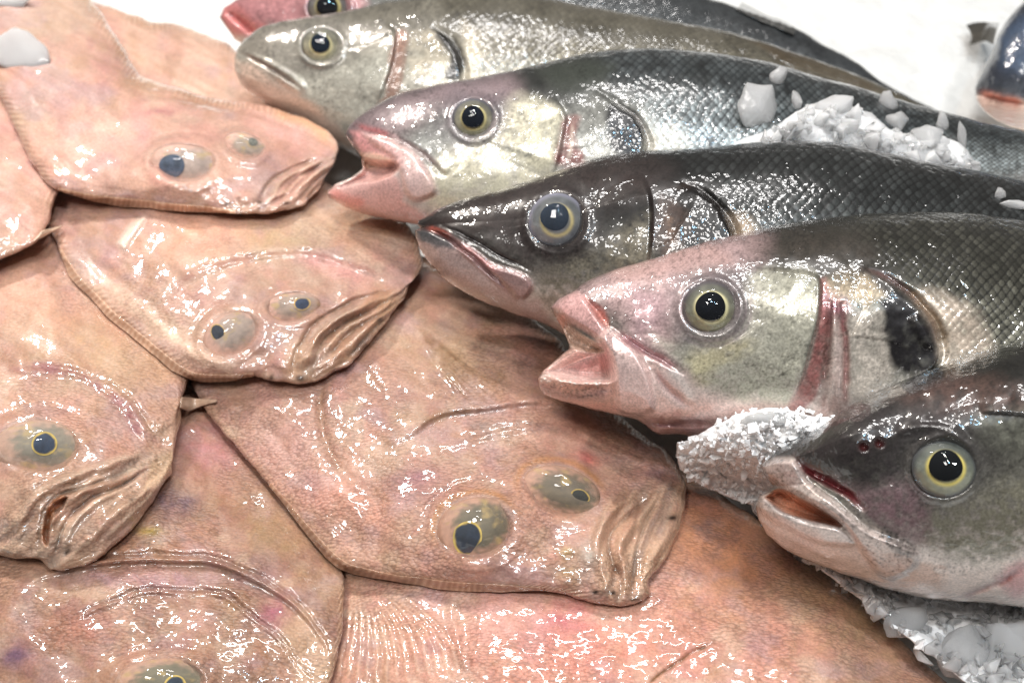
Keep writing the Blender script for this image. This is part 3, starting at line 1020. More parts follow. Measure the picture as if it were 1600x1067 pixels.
# C: left
rC = flat_thing('flatfish cut by the left edge, one eye showing, mouth folds hanging down', 90, 850, 0.01)
pt = Patch([(78, 890), (95, 893), (130, 886), (160, 868), (205, 828), (245, 772), (268, 738), (272, 712)],
           [(272, 712), (280, 670), (285, 625), (296, 590), (290, 550), (230, 490), (180, 440), (140, 390), (110, 330), (40, 290), (-60, 270), (-220, 290)],
           [(78, 890), (60, 872), (20, 870), (-50, 860), (-160, 830), (-280, 760), (-340, 640)], [(-340, 640), (-320, 440), (-220, 290)], (HZ, np.array([0, 0, 0.016])), rough=2.2)
flat_body(pt, 0.8, 0.30, (204, 164, 138), 404, pink=0.45, front_w=160, grain=1.1, tone=np.array([0.97, 0.94, 0.90]), mottle=0.5)
Z = lambda pts: [(x / 3.9975, 540 + y / 3.9975) for x, y in pts]
gC = [(0, 120), (120, 160), (300, 175), (480, 190), (620, 260), (760, 380), (870, 540), (1010, 660)]
pt.step_(Z(gC), 0.14, 40, 7, sign=1)
pt.line([(x, y - 7) for x, y in Z(gC)], 6, -0.08)
pt.stroke([(x, y - 4) for x, y in Z(gC)], (140, 84, 90), 9, 0.65, warp=True, noise=0.4)
pt.stroke(Z([(560, 170), (700, 240), (830, 350), (930, 500), (1010, 600)]), (150, 116, 92), 5, 0.5, noise=0.4)
pt.line(Z([(560, 170), (700, 240), (830, 350), (930, 500), (1010, 600)]), 4, -0.06)
pt.area(Z([(80, 880), (300, 820), (850, 660), (1050, 650), (1090, 720), (1000, 880), (800, 1120), (560, 1330), (380, 1400), (280, 1400), (240, 1330), (0, 1330), (0, 1100)]), (172, 142, 120), 10, 0.6, noise=0.4)
mf = [[(980, 690), (760, 740), (520, 820), (330, 880), (200, 980), (120, 1100), (90, 1250)],
      [(990, 720), (800, 780), (560, 870), (400, 920), (290, 1010), (250, 1120), (240, 1320)],
      [(1000, 740), (860, 800), (700, 900), (560, 960), (450, 1060), (380, 1180), (330, 1380)],
      [(1020, 790), (960, 880), (850, 1000), (700, 1120), (520, 1260)]]
for f_ in mf[1:3]:
    pt.line(Z(f_), 3.0, -0.10); pt.stroke(Z(f_), (96, 74, 58), 3.2, 0.6, noise=0.6)
for f_ in ([(960, 670), (700, 715), (430, 820), (240, 900), (140, 1020)], [(930, 740), (700, 810), (430, 900), (310, 960)], [(960, 770), (760, 900), (560, 1010), (430, 1180), (380, 1340)], [(1060, 720), (1010, 850), (900, 980), (640, 1230)]):
    pt.line(Z(f_), 5, 0.07); pt.stroke(Z(f_), (202, 178, 156), 3.5, 0.55, noise=0.4)
pt.area(Z([(330, 980), (420, 940), (400, 1010), (320, 1100), (300, 1250), (270, 1200), (280, 1060)]), (170, 96, 44), 3, 0.9)
pt.plate(Z([(330, 980), (420, 940), (400, 1010), (320, 1100), (300, 1250), (270, 1200), (280, 1060)]), -0.4, 5)
pt.area(Z([(960, 700), (1080, 680), (1095, 740), (1000, 850), (900, 900), (940, 800)]), (196, 164, 132), 4, 0.7)
for f_, w_, h_ in (([(960, 680), (700, 740), (430, 840), (250, 930), (150, 1060), (110, 1280)], 8, 0.15), ([(960, 750), (720, 840), (480, 930), (340, 1010), (330, 1120), (300, 1330)], 7, 0.15), ([(1050, 740), (960, 870), (780, 1010), (560, 1180), (420, 1320)], 14, 0.16)):
    pt.line(Z(f_), w_, h_)
pt.wrinkle(Z([(80, 900), (300, 830), (850, 670), (1050, 660), (1080, 720), (1000, 880), (800, 1120), (560, 1330), (380, 1400), (280, 1400), (240, 1330), (0, 1330), (0, 1100)]), 0.05, 2.45, seed=21)
for c in ([530, 1260], [820, 960], [420, 1290], [60, 1290]):
    pt.blob(Z([c])[0], 9, 5, (58, 42, 32), 0.8, -0.8, noise=0.6)
pt.bump(Z([(60, 1060)])[0], 18, 20, 0.14)
pt.blob((150, 540), 120, 40, (186, 150, 116), 0.6, 0.4)
pt.blob((60, 470), 60, 50, (214, 160, 138), 0.5)
eyC = ((62, 698), 66, 42, 0.0, 0.68)
flat_head(pt, [eyC])
pt.finish(0.5, rC, 'body', M_FLAT)
make_eye(rC, pt, *eyC, 'flat', (9, -1, 19), ball=(128, 120, 104), ball2=(182, 146, 126), cornea=M_CORNEA_FLAT, pupil_col=(40, 54, 74))
fin(rC, 'fin_tip', [(281, 636), (284, 620)], [(284, 620), (305, 622), (322, 624), (340, 625)], [(281, 636), (295, 642), (312, 636), (338, 629)], [(338, 629), (340, 625)], (HZ, np.zeros(3)), 2, (186, 154, 130), (200, 170, 146), h=0.03, thick=0.03, gap=0.04, step=1.5)

# G: behind, top left
rG = flat_thing('overlit pale flatfish at the back left, behind the first pair of heads', 300, 80, 0.01)
pt = Patch([(560, 60), (570, 140), (540, 220)], [(540, 220), (400, 240), (250, 230), (120, 190), (20, 120), (-60, 40)],
           [(560, 60), (470, 80), (400, 96), (358, 70), (304, 46), (209, 24), (120, -10), (20, -60)], [(20, -60), (-20, -10), (-60, 40)], (HZ, np.array([0, 0, 0.012])), rough=2.2)
flat_body(pt, 0.5, 0.25, (224, 184, 158), 505, pink=0.4, front_w=120, grain=0.6, mottle=0.2)
pt.finish(0.4, rG, 'body', M_FLAT)


# ------------------------------------------------------------------ sea bass
GB = 'sea bass lying side by side on the ice'


def bass_thing(label, u, v, z):
    return thing('sea_bass', label, 'sea bass', at_z(u, v, z), GB)


def bass_body(pt, H, gill, back, flank, belly, dark_net, light, seed, pitch=13.0, row=10.5, t_back=0.80, t_belly=0.30, contrast=0.8, relief=0.024, front_w=60, spot_low=0.0, belly_scale=0.15, er=3, bl=5):
    U, V, t, s, sp = pt.U, pt.V, pt.t, pt.s, pt.sp
    pt.rest(er=er, bl=bl, gap=0.08)
    ft = np.clip(1 - np.abs(2 * t - 1) ** 2.2, 0, 1) ** 0.55
    fs = np.sqrt(1 - (1 - np.clip(sp / front_w, 0, 1)) ** 2) * np.clip((pt.L - sp) / 120, 0, 1) ** 0.5
    wd = np.clip(pt.W / pt.Wmax, 0, 1)
    pt.off = H * ft * fs * wd ** 0.9
    g = cr(gill, 6)
    d, sd, pos = pdist(U, V, g)
    x = d * sd                                   # + behind the gill opening
    body = ss(2, 40, x)
    tw = t + 0.10 * (fbm(U / 50, V / 50, seed, 3) - .5)
    c = np.tile(lin(flank), (len(U), 1))
    m = ss(t_back - 0.28, t_back + 0.06, tw)[:, None]
    c = c * (1 - m) + lin(back)[None] * m
    m = (1 - ss(t_belly - 0.16, t_belly + 0.14, tw))[:, None]
    c = c * (1 - m) + lin(belly)[None] * m
    n1 = fbm(U / 40, V / 40, seed + 1, 4)
    n2 = fbm(U / 7, V / 7, seed + 2, 3)
    c *= (0.70 + 0.6 * n1)[:, None]
    hm = (1 - body) * 0.9 + 0.1
    c *= (1 + hm * 0.7 * (n2 - .5))[:, None]
    pep = ss(0.60, 0.74, vn(U / 2.9, V / 2.9, seed + 40)) * ss(0.4, 0.6, fbm(U / 26, V / 26, seed + 41, 3)) * hm * ss(t_belly - 0.12, t_belly + 0.05, tw)
    pale = ss(0.62, 0.78, vn(U / 4.5, V / 3.6, seed + 42)) * hm * ss(t_belly, t_belly + 0.1, tw) * (1 - ss(t_back - .1, t_back + .1, tw))
    pt.pep = pep; pt.pale = pale
    # scales: rows of overlapping plates
    gt = 0.55 * t + 0.45 * (0.5 + np.arcsin(np.clip(2 * t - 1, -1, 1)) / np.pi)
    b = gt * (pt.Wmax / row)
    f = np.linspace(0, 1, 600)
    wi = np.interp(f, s[::pt.nt], pt.W[::pt.nt])
    li = np.concatenate([[0], np.cumsum(np.diff(f) * pt.L / (pitch * (0.45 + 0.55 * (wi[:-1] + wi[1:]) / 2 / pt.Wmax)))])
    a = np.interp(s, f, li)
    a = a + 0.35 * (fbm(U / 60, V / 60, seed + 5, 2) - .5) * 2
    b = b + 0.35 * (fbm(U / 60, V / 60, seed + 6, 2) - .5) * 2
    best = np.full(len(U), 9.0); hh = np.zeros(len(U)); la = np.zeros(len(U))
    for k in (0.0, 0.5):
        ia = np.rint(a - k); ib = np.rint(b - k)
        da = a - k - ia; db = b - k - ib
        r = (np.abs(da / 0.5) ** 1.4 + np.abs(db / 0.5) ** 1.4) ** (1 / 1.4)
        mm = r < best
        best = np.where(mm, r, best); hh = np.where(mm, hash2(ia, ib, seed + int(k * 10)), hh); la = np.where(mm, da, la)
    oval = 1 - ss(0.56, 0.84, best)
    vis = body * (belly_scale + (1 - belly_scale) * ss(t_belly - 0.1, t_belly + 0.25, tw))
    pt.off += relief * vis * (0.6 * (1 - best) + 0.55 * (-la)) * (0.7 + 0.6 * hh)
    k = contrast * vis * (0.80 + 0.4 * ss(0.3, 0.6, fbm(U / 90, V / 50, seed + 50, 3)))
    k = np.clip(k, 0, 1)
    L_ = lin(light)[None] * (0.50 + 0.9 * hh)[:, None] * (0.65 + 0.7 * n1)[:, None]
    up = (1 - 0.88 * ss(t_back - 0.34, 0.88, tw))[:, None]
    sh = (0.75 + 0.55 * np.clip(-la / 0.5, -1, 1) * 0.8)[:, None]
    sc = lin(dark_net)[None] * 1.15 * (1 - oval[:, None]) + L_ * up * oval[:, None] * (sh + 0.35)
    c = c * (1 - k[:, None]) + sc * k[:, None]
    pt.off += 0.06 * (fbm(U / 45, V / 45, seed + 8, 3) - .5) * (1 - 0.6 * body)
    if spot_low:
        sp_ = ss(0.62, 0.78, vn(a * 1.0, b * 1.3, seed + 9)) * spot_low * body
        c *= (1 - 0.6 * sp_)[:, None]
    pt.col = c
    pt.msk[:, 0] = 0.34 + 0.15 * (n1 - .5)
    pt.msk[:, 1] = 0.4
    pt.msk[:, 2] = 0.15 * (1 - ss(t_back - .1, t_back + .1, tw))
    pt.body = body


def peppers(pt, poly, n, c, r=1.6, a=0.8, seed=3):
    """scattered tiny pigment dots inside a polygon"""
    p = np.asarray(poly, float)
    g = np.random.default_rng(seed)
    k = 0
    for _ in range(n * 6):
        if k >= n:
            break
        q = g.uniform(p.min(0), p.max(0))
        if inpoly(np.array([q[0]]), np.array([q[1]]), p)[0] > 0:
            pt.blob(q, r * g.uniform(.7, 1.3), r * g.uniform(.7, 1.3), c, a * g.uniform(.4, 1), noise=0, warp=False)
            k += 1


def bass_plane(u, v, z, a, b=0):
    return (tilt(a, b), at_z(u, v, z))


# bass 0: farthest, red mouth
r0 = bass_thing('farthest sea bass at the top edge, with a red open mouth', 600, 60, 0.004)
pt = Patch([(366, 62), (350, 38), (343, 27), (350, 12), (367, 3)], [(367, 3), (420, -40), (520, -80), (680, -100), (850, -80), (1000, -40), (1104, -4), (1180, 22), (1249, 47), (1289, 71), (1340, 98), (1377, 128), (1420, 152), (1500, 190)],
           [(366, 62), (420, 90), (560, 130), (750, 160), (950, 160), (1150, 150), (1300, 160), (1400, 175), (1500, 205)], [(1500, 205), (1500, 190)], bass_plane(560, 140, 0.006, 42))
bass_body(pt, 1.6, [(720, -110), (740, 0), (720, 180)], (58, 62, 64), (120, 118, 112), (190, 180, 172), (34, 36, 38), (126, 130, 132), 610, pitch=11.5, row=11.5, t_back=0.7)
pt.area([(343, 0), (460, -30), (560, -20), (560, 60), (420, 40), (345, 60)], (176, 120, 122), 12, 0.85)
pt.area([(344, 14), (372, 8), (392, 30), (420, 44), (380, 62), (350, 40)], (190, 116, 114), 8, 0.85)
pt.stroke([(345, 14), (344, 28), (352, 42)], (92, 78, 80), 4, 0.8)
pt.stroke([(366, 26), (386, 44), (400, 60)], (206, 112, 104), 5, 0.6)
pt.line([(352, 18), (376, 34), (400, 60)], 6, -0.3)
e0 = ((513, 12), 33, 27, 0.0, 0.45)
pt.socket(*e0[:4], 0.06, 0.4)
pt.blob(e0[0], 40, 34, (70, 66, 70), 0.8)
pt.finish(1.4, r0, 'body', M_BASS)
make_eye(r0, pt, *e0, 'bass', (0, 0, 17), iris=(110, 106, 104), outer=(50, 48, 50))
fin(r0, 'dorsal_fin', [(1150, 16), (1160, 4)], [(1160, 4), (1172, 10), (1200, 24), (1222, 32), (1243, 44)], [(1150, 16), (1190, 34), (1215, 44), (1240, 54)], [(1240, 54), (1243, 44)], (tilt(45), at_z(1150, 30, 0.02)), 6, (60, 60, 58), (92, 92, 90), gap=0.12, across=False)

# bass 1: golden
r1 = bass_thing('golden olive scaled sea bass, second from the back, mouth closed', 600, 200, 0.006)
pt = Patch([(372, 124), (366, 108), (367, 90), (372, 74), (384, 60)], [(384, 60), (414, 40), (465, 29), (532, 19), (600, 4), (700, -14), (800, -12), (901, 6), (1000, 25), (1137, 50), (1250, 85), (1340, 118), (1400, 145), (1500, 195)],
           [(372, 124), (381, 137), (414, 161), (465, 186), (520, 224), (600, 262), (720, 280), (900, 262), (1100, 210), (1300, 175), (1400, 178), (1500, 210)], [(1500, 210), (1500, 195)], bass_plane(480, 190, 0.020, 42))
g1 = [(660, -30), (676, 44), (701, 64), (716, 96), (721, 120), (716, 170), (700, 300)]
bass_body(pt, 1.9, g1, (100, 96, 86), (160, 156, 144), (190, 184, 174), (62, 58, 48), (184, 176, 154), 620, pitch=13, row=12.5, t_back=0.78, t_belly=0.2, contrast=0.75)
pt.area([(366, 70), (420, 40), (480, 30), (540, 40), (520, 110), (450, 130), (400, 110)], (132, 126, 116), 16, 0.75)
pt.area([(430, 125), (540, 110), (610, 60), (612, 120), (592, 170), (540, 220), (440, 170)], (170, 168, 156), 14, 0.8, noise=0.3)
pt.area([(370, 95), (400, 100), (470, 150), (520, 190), (540, 230), (440, 190), (380, 140)], (206, 178, 160), 10, 0.8)
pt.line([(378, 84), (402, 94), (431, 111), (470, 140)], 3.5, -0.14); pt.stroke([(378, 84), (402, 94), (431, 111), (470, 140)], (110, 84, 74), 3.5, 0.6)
pt.plate([(385, 82), (420, 92), (468, 120), (480, 140), (462, 146), (420, 116)], 0.08, 8)
pre1 = [(600, 36), (617, 54), (613, 95), (600, 135), (586, 168)]
pt.step_(pre1, 0.16, 60, 3.5, sign=-1)
pt.area([(618, 50), (634, 56), (628, 110), (612, 160), (590, 165), (606, 120)], (134, 98, 84), 5, 0.8)
pt.stroke([(636, 70), (630, 110), (616, 160)], (120, 88, 74), 3, 0.6)
pt.step_(g1[1:-1], 0.10, 90, 3.0, sign=-1)
pt.line([(x + 6, y + 1) for x, y in g1[1:-1]], 5, -0.10)

pt.area([(640, 55), (680, 50), (700, 90), (690, 120), (640, 110)], (182, 172, 152), 10, 0.5, noise=0.5)
pt.area([(722, 40), (745, 60), (752, 130), (726, 140), (724, 100)], (206, 194, 170), 14, 0.5)
pt.area([(676, 44), (704, 62), (722, 98), (724, 124), (698, 124), (702, 96), (690, 66)], (14, 12, 11), 5, 0.97)
for k_ in range(4):
    f_ = [(1160 + 10 * k_, 58 + 5 * k_), (1240, 84 + 6 * k_), (1320, 112 + 6 * k_), (1400, 147 + 3 * k_)]
    pt.line(f_, 3, 0.05); pt.stroke([(x, y + 3) for x, y in f_], (70, 58, 42), 3, 0.6)
e1 = ((502, 72), 31, 28, 0.0, 0.42)
pt.blob(e1[0], 46, 42, (104, 104, 98), 0.7)
pt.socket(*e1[:4], 0.07, 0.4)
pt.finish(1.6, r1, 'body', M_BASS)
make_eye(r1, pt, *e1, 'bass', (0, -2, 15), pupil_col=(24, 34, 46), iris=(168, 164, 140), ring=(214, 204, 150), outer=(120, 118, 108), low=(214, 204, 160))

# B: the flatfish with two eyes beside the mouth of bass 2
rB = flat_thing('flatfish with two grey eyes, second head from the top, below the blue-eyed one', 400, 580, 0.014)
pt = Patch([(462, 600), (495, 595), (530, 578), (560, 555), (590, 520), (612, 490), (634, 466), (640, 450)],
           [(640, 450), (646, 430), (660, 416), (654, 392), (650, 372), (632, 345), (590, 318), (520, 290), (440, 250), (340, 210), (230, 180)],
           [(462, 600), (420, 593), (395, 587), (350, 591), (300, 587), (272, 570), (230, 536), (180, 495), (140, 456), (112, 425), (90, 385), (70, 335), (60, 270)],
           [(60, 270), (120, 205), (230, 180)], (HZ, np.array([0, 0, 0.020])), rough=2.2)
flat_body(pt, 0.65, 0.30, (210, 168, 142), 707, pink=0.5, front_w=180, back_w=160, grain=0.9, tone=0.94, mottle=0.4)
gB = [(245, 490), (275, 452), (320, 425), (400, 404), (470, 398), (530, 412), (590, 432), (632, 452)]
pt.step_(gB, 0.14, 45, 7, sign=1); pt.line([(x, y - 6) for x, y in gB], 5, -0.07)
pt.stroke([(x, y - 4) for x, y in gB], (136, 92, 84), 5, 0.55, noise=0.5)
pt.line([(120, 400), (180, 455), (240, 500), (290, 545), (340, 570), (400, 572)], 14, 0.10)
pt.stroke([(120, 400), (180, 455), (240, 500), (290, 545), (340, 570), (400, 572)], (226, 196, 172), 13, 0.55, noise=0.4)
for f_ in ([(634, 455), (590, 478), (550, 500), (510, 528), (494, 560), (488, 592)], [(636, 462), (600, 488), (560, 512), (530, 535), (512, 570)], [(622, 478), (585, 512), (555, 545), (530, 572)], [(620, 452), (560, 466), (510, 492), (480, 520), (470, 560)], [(480, 520), (462, 550), (458, 590)]):
    pt.line(f_, 2.8, -0.09); pt.stroke(f_, (104, 76, 54), 2.8, 0.6, noise=0.6)
for f_ in ([(636, 458), (595, 484), (552, 508), (520, 532), (503, 575)], [(628, 470), (592, 500), (560, 528), (540, 560)], [(616, 456), (560, 480), (515, 508), (488, 540), (478, 585)]):
    pt.line(f_, 4, 0.06); pt.stroke(f_, (206, 172, 142), 3, 0.5, noise=0.4)
pt.area([(640, 448), (610, 500), (560, 560), (480, 600), (440, 590), (470, 520), (560, 460)], (166, 126, 92), 14, 0.4)
for f_, w_, h_ in (([(625, 455), (560, 482), (510, 512), (482, 550), (470, 592)], 6, 0.12), ([(632, 466), (580, 506), (535, 545), (505, 585)], 8, 0.13)):
    pt.line(f_, w_, h_)
pt.wrinkle([(638, 450), (625, 485), (570, 555), (500, 595), (460, 590), (480, 520), (560, 466)], 0.04, 2.5, lw=11, ll=90, seed=31)
for c in ((520, 582), (470, 590), (596, 500), (420, 588), (570, 545)):
    pt.blob(c, 7, 4, (60, 40, 28), 0.85, -0.6, noise=0.6)
pt.bump((478, 560), 20, 16, 0.12); pt.bump((440, 570), 14, 14, 0.10)
pt.plate([(182, 380), (200, 352), (226, 338), (222, 352), (205, 378), (195, 392)], 0.10, 6); pt.area([(182, 380), (200, 352), (226, 338), (222, 352), (205, 378), (195, 392)], (240, 220, 204), 4, 0.8, warp=False)  # raised whitish skin flap, its highlight painted in as pale colour
pt.blob((300, 360), 90, 60, (216, 160, 132), 0.5); pt.blob((310, 470), 40, 20, (164, 116, 110), 0.6)
pt.blob((430, 370), 60, 30, (178, 152, 116), 0.6); pt.blob((520, 420), 60, 14, (206, 146, 140), 0.6, 0.3)
pt.blob((570, 350), 60, 24, (226, 186, 150), 0.6)
eyB = [((362, 522), 46, 34, -0.55, 0.52), ((455, 480), 42, 25, -0.18, 0.42)]
flat_head(pt, eyB)
pt.finish(0.5, rB, 'body', M_FLAT)
make_eye(rB, pt, *eyB[0], 'flat', (-20, 2, 11), ball=(158, 138, 124), ball2=(190, 148, 130), cornea=M_CORNEA_FLAT, pupil_col=(36, 44, 58), pasp=1.3, ring=(206, 172, 110))
make_eye(rB, pt, *eyB[1], 'flat', (17, -4, 13), ball=(156, 134, 118), ball2=(190, 148, 130), cornea=M_CORNEA_FLAT, pupil_col=(44, 56, 78), pasp=0.9, ring=(206, 172, 110))

fringe(rB, [(398, 587), (350, 590), (302, 586), (272, 569), (230, 535), (180, 494), (140, 455), (112, 424), (92, 388)], 9, 46, (186, 146, 120), (214, 182, 156))

# H: tail end at the left edge
rH = flat_thing('tail end of a pink flatfish cut by the left edge, beside the top head', 20, 380, 0.02)
pt = Patch([(58, 376), (72, 360), (80, 340), (86, 312), (98, 285)], [(98, 285), (90, 240), (70, 190), (40, 140), (-20, 90), (-140, 60)], [(58, 376), (36, 390), (0, 404), (-60, 420), (-180, 430)], [(-180, 430), (-220, 250), (-140, 60)], (HZ, np.array([0, 0, 0.028])), rough=2.2)
flat_body(pt, 0.4, 0.22, (216, 168, 146), 808, pink=0.6, front_w=90, grain=0.5, mottle=0.3)
pt.finish(0.4, rH, 'body', M_FLAT)
fin(rH, 'fin_tip', [(50, 378), (66, 360)], [(66, 360), (80, 357), (97, 352)], [(50, 378), (72, 368), (96, 355)], [(96, 355), (97, 352)], (HZ, np.zeros(3)), 2, (214, 184, 156), (230, 206, 182), h=0.03, gap=0.12, step=1.5)

# A: topmost flatfish
rA = flat_thing('topmost flatfish with a blue clouded eye, its nose below the golden sea bass', 280, 330, 0.02)
pt = Patch([(372, 333), (410, 334), (450, 330), (478, 320), (502, 292), (520, 262), (529, 236)],
           [(529, 236), (522, 216), (498, 196), (440, 172), (380, 158), (320, 148), (260, 132), (214, 112), (190, 70), (165, 30), (140, -5), (104, -60), (60, -130), (0, -200), (-30, -240)],
           [(372, 333), (320, 328), (230, 319), (150, 310), (82, 296), (50, 256), (22, 200), (0, 150), (-60, 60), (-100, -30), (-110, -120), (-80, -220)],
           [(-80, -220), (-30, -240)], (HZ, np.array([0, 0, 0.028])), rough=2.2)
flat_body(pt, 0.55, 0.30, (220, 176, 152), 909, pink=0.5, front_w=170, back_w=120, grain=0.5, mottle=0.25)
pt.line([(205, 160), (250, 150), (330, 168), (400, 180), (470, 205), (525, 235)], 5, -0.08)
pt.stroke([(205, 160), (250, 150), (330, 168), (400, 180), (470, 205), (525, 235)], (156, 116, 96), 5, 0.45, noise=0.4)
pt.stroke([(420, 172), (480, 192), (520, 224)], (222, 164, 118), 10, 0.6)
for f_ in ([(524, 240), (480, 252), (440, 270), (415, 295), (408, 328)], [(524, 246), (490, 262), (455, 285), (436, 320)], [(518, 262), (490, 285), (462, 318)], [(505, 285), (480, 310)]):
    pt.line(f_, 2.6, -0.07); pt.stroke(f_, (130, 98, 76), 2.6, 0.5, noise=0.6)
for f_ in ([(522, 244), (480, 260), (440, 282), (422, 322)], [(520, 254), (488, 274), (455, 305)]):
    pt.line(f_, 4, 0.10); pt.stroke(f_, (214, 184, 160), 3, 0.5)
pt.wrinkle([(527, 238), (515, 270), (478, 320), (410, 332), (405, 300), (440, 270)], 0.06, 2.4, lw=10, ll=70, seed=41)
for c in ((352, 318), (370, 326), (410, 318), (447, 320), (376, 312)):
    pt.blob(c, 6, 3.5, (88, 62, 50), 0.8, noise=0.6)
pt.bump((385, 312), 16, 12, 0.08)
pt.blob((250, 172), 34, 6, (172, 112, 112), 0.7, -0.2); pt.blob((222, 205), 20, 36, (202, 150, 146), 0.6)
pt.blob((100, 230), 60, 40, (226, 172, 152), 0.5); pt.blob((440, 200), 40, 16, (222, 166, 160), 0.6, 0.4)
pt.blob((248, 280), 14, 14, (198, 132, 126), 0.6)
for k_ in range(5):
    f_ = [(185, 118 + 3 * k_), (240, 130 + 4 * k_), (290, 146 + 4 * k_), (335, 164 + 3 * k_)]
    pt.line(f_, 3.0, 0.03); pt.stroke([(x, y + 2) for x, y in f_], (168, 132, 106), 2.2, 0.45, noise=0.5)
eyA = [((290, 256), 50, 33, 0.05, 0.50), ((383, 229), 33, 21, 0.25, 0.34)]
flat_head(pt, eyA)
pt.finish(0.5, rA, 'body', M_FLAT)
make_eye(rA, pt, *eyA[0], 'flat', (-19, 8, 19), ball=(172, 152, 140), ball2=(206, 162, 144), cornea=M_CORNEA_FLAT, pupil_col=(70, 82, 100), ringless=True)
make_eye(rA, pt, *eyA[1], 'flat', (12, -6, 7), ball=(162, 144, 128), ball2=(206, 162, 144), cornea=M_CORNEA_FLAT, pupil_col=(110, 112, 104), ringless=True)

fringe(rA, [(368, 332), (320, 327), (230, 318), (150, 309), (90, 298)], 8, 34, (200, 156, 126), (226, 188, 158))

# bass 2
r2_ = bass_thing('silver sea bass with pink open mouth and pale jaw, third from the back', 700, 330, 0.012)
pt = Patch([(514, 310), (511, 302), (524, 288), (549, 277), (566, 263), (564, 247), (551, 230), (539, 211)],
           [(539, 211), (549, 192), (580, 169), (617, 149), (667, 135), (735, 123), (802, 110), (867, 94), (935, 81), (1002, 76), (1070, 78), (1137, 86), (1205, 98), (1272, 119), (1340, 136), (1414, 159), (1499, 182), (1600, 207), (1750, 246), (1850, 268)],
           [(514, 310), (546, 327), (583, 338), (617, 345), (654, 352), (740, 372), (860, 390), (1000, 396), (1150, 392), (1300, 376), (1450, 350), (1600, 318), (1750, 302), (1850, 300)], [(1850, 300), (1850, 268)], bass_plane(590, 340, 0.030, 42))
g2 = [(900, 60), (930, 140), (958, 162), (989, 182), (1006, 216), (1002, 240), (960, 300), (900, 420)]
bass_body(pt, 2.1, g2, (30, 32, 30), (150, 150, 144), (200, 190, 182), (28, 32, 34), (160, 170, 172), 630, pitch=13.5, row=13, t_back=0.84, t_belly=0.40, contrast=0.95, spot_low=0.6, belly_scale=0.5)
pt.area([(539, 200), (600, 160), (700, 130), (790, 118), (800, 150), (700, 160), (640, 200), (600, 215), (560, 215)], (150, 130, 132), 26, 0.75)
pt.area([(690, 240), (770, 210), (800, 150), (872, 172), (880, 200), (868, 262), (800, 300), (700, 330), (660, 300)], (206, 200, 176), 16, 0.8, noise=0.35)
pt.area([(510, 296), (560, 288), (620, 276), (640, 320), (680, 345), (600, 350), (540, 330)], (216, 166, 158), 8, 0.9)
pt.area([(512, 300), (530, 300), (570, 318), (560, 328), (520, 316)], (220, 138, 126), 7, 0.7)
pt.area([(545, 205), (570, 210), (610, 226), (630, 250), (620, 266), (590, 245), (560, 235)], (222, 158, 156), 6, 0.9)
pt.stroke([(556, 196), (585, 205), (610, 214)], (176, 92, 92), 5, 0.6)
mo2 = [(562, 246), (590, 252), (617, 254), (620, 268), (590, 282), (560, 286), (530, 294), (549, 280), (566, 266)]
pt.plate(mo2, -0.7, 10)
pt.area(mo2, (214, 170, 162), 4, 0.95, warp=False); pt.area([(563, 240), (590, 240), (620, 254), (600, 262), (570, 262)], (226, 184, 160), 5, 0.9, warp=False)
fl2 = [(566, 208), (607, 217), (644, 236), (667, 263), (681, 290), (678, 306), (651, 315), (634, 304), (624, 272), (612, 248), (586, 230)]
pt.plate(fl2, 0.16, 9); pt.area(fl2, (228, 190, 184), 6, 0.75, warp=False)
pt.line([(620, 214), (660, 240), (690, 272), (710, 262)], 4, -0.10); pt.stroke([(600, 206), (650, 232), (690, 264)], (150, 112, 112), 5, 0.5)
pt.step_([(866, 150), (884, 182), (882, 200), (872, 250), (860, 280)], 0.14, 60, 3.5, sign=-1)
pt.area([(884, 180), (906, 178), (902, 220), (912, 255), (868, 262), (876, 220)], (130, 92, 88), 6, 0.85, noise=0.3)
pt.stroke([(896, 190), (893, 225), (888, 255)], (196, 182, 168), 3, 0.6)
pt.step_(g2[1:7], 0.10, 90, 3.0, sign=-1)
pt.line([(x + 6, y + 2) for x, y in g2[1:7]], 5, -0.10)
pt.stroke([(x + 4, y + 1) for x, y in g2[2:7]], (84, 70, 66), 3.5, 0.6)  # shade of the gill gap, painted as a dark line behind the cover
pt.area([(950, 165), (985, 178), (1006, 216), (1000, 234), (960, 232), (946, 200)], (22, 23, 28), 9, 0.95)
pt.area([(840, 110), (900, 90), (960, 100), (930, 140), (880, 145)], (52, 56, 50), 14, 0.8)
pt.area([(1010, 210), (1060, 200), (1080, 260), (1010, 262)], (206, 198, 180), 20, 0.5)
pt.area([(952, 168), (985, 180), (1004, 214), (998, 234), (962, 232), (948, 202)], (20, 21, 26), 8, 0.9, noise=0.2)
e2 = ((740, 186), 33, 31, 0.0, 0.45)
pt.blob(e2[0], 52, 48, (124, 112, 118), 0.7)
pt.socket(*e2[:4], 0.07, 0.4)
pt.finish(1.8, r2_, 'body', M_BASS)
make_eye(r2_, pt, *e2, 'bass', (0, -1, 17.5), pupil_col=(14, 20, 30), iris=(150, 146, 126), ring=(206, 192, 132), outer=(92, 92, 104))
fin(r2_, 'tail_fin', [(1845, 306), (1845, 262)], [(1845, 262), (1900, 250), (1960, 236)], [(1845, 306), (1900, 318), (1960, 340)], [(1960, 340), (1935, 290), (1960, 236)], (tilt(42), at_z(1850, 290, 0.03)), 12, (70, 70, 66), (100, 100, 94), gap=0.1, step=4)

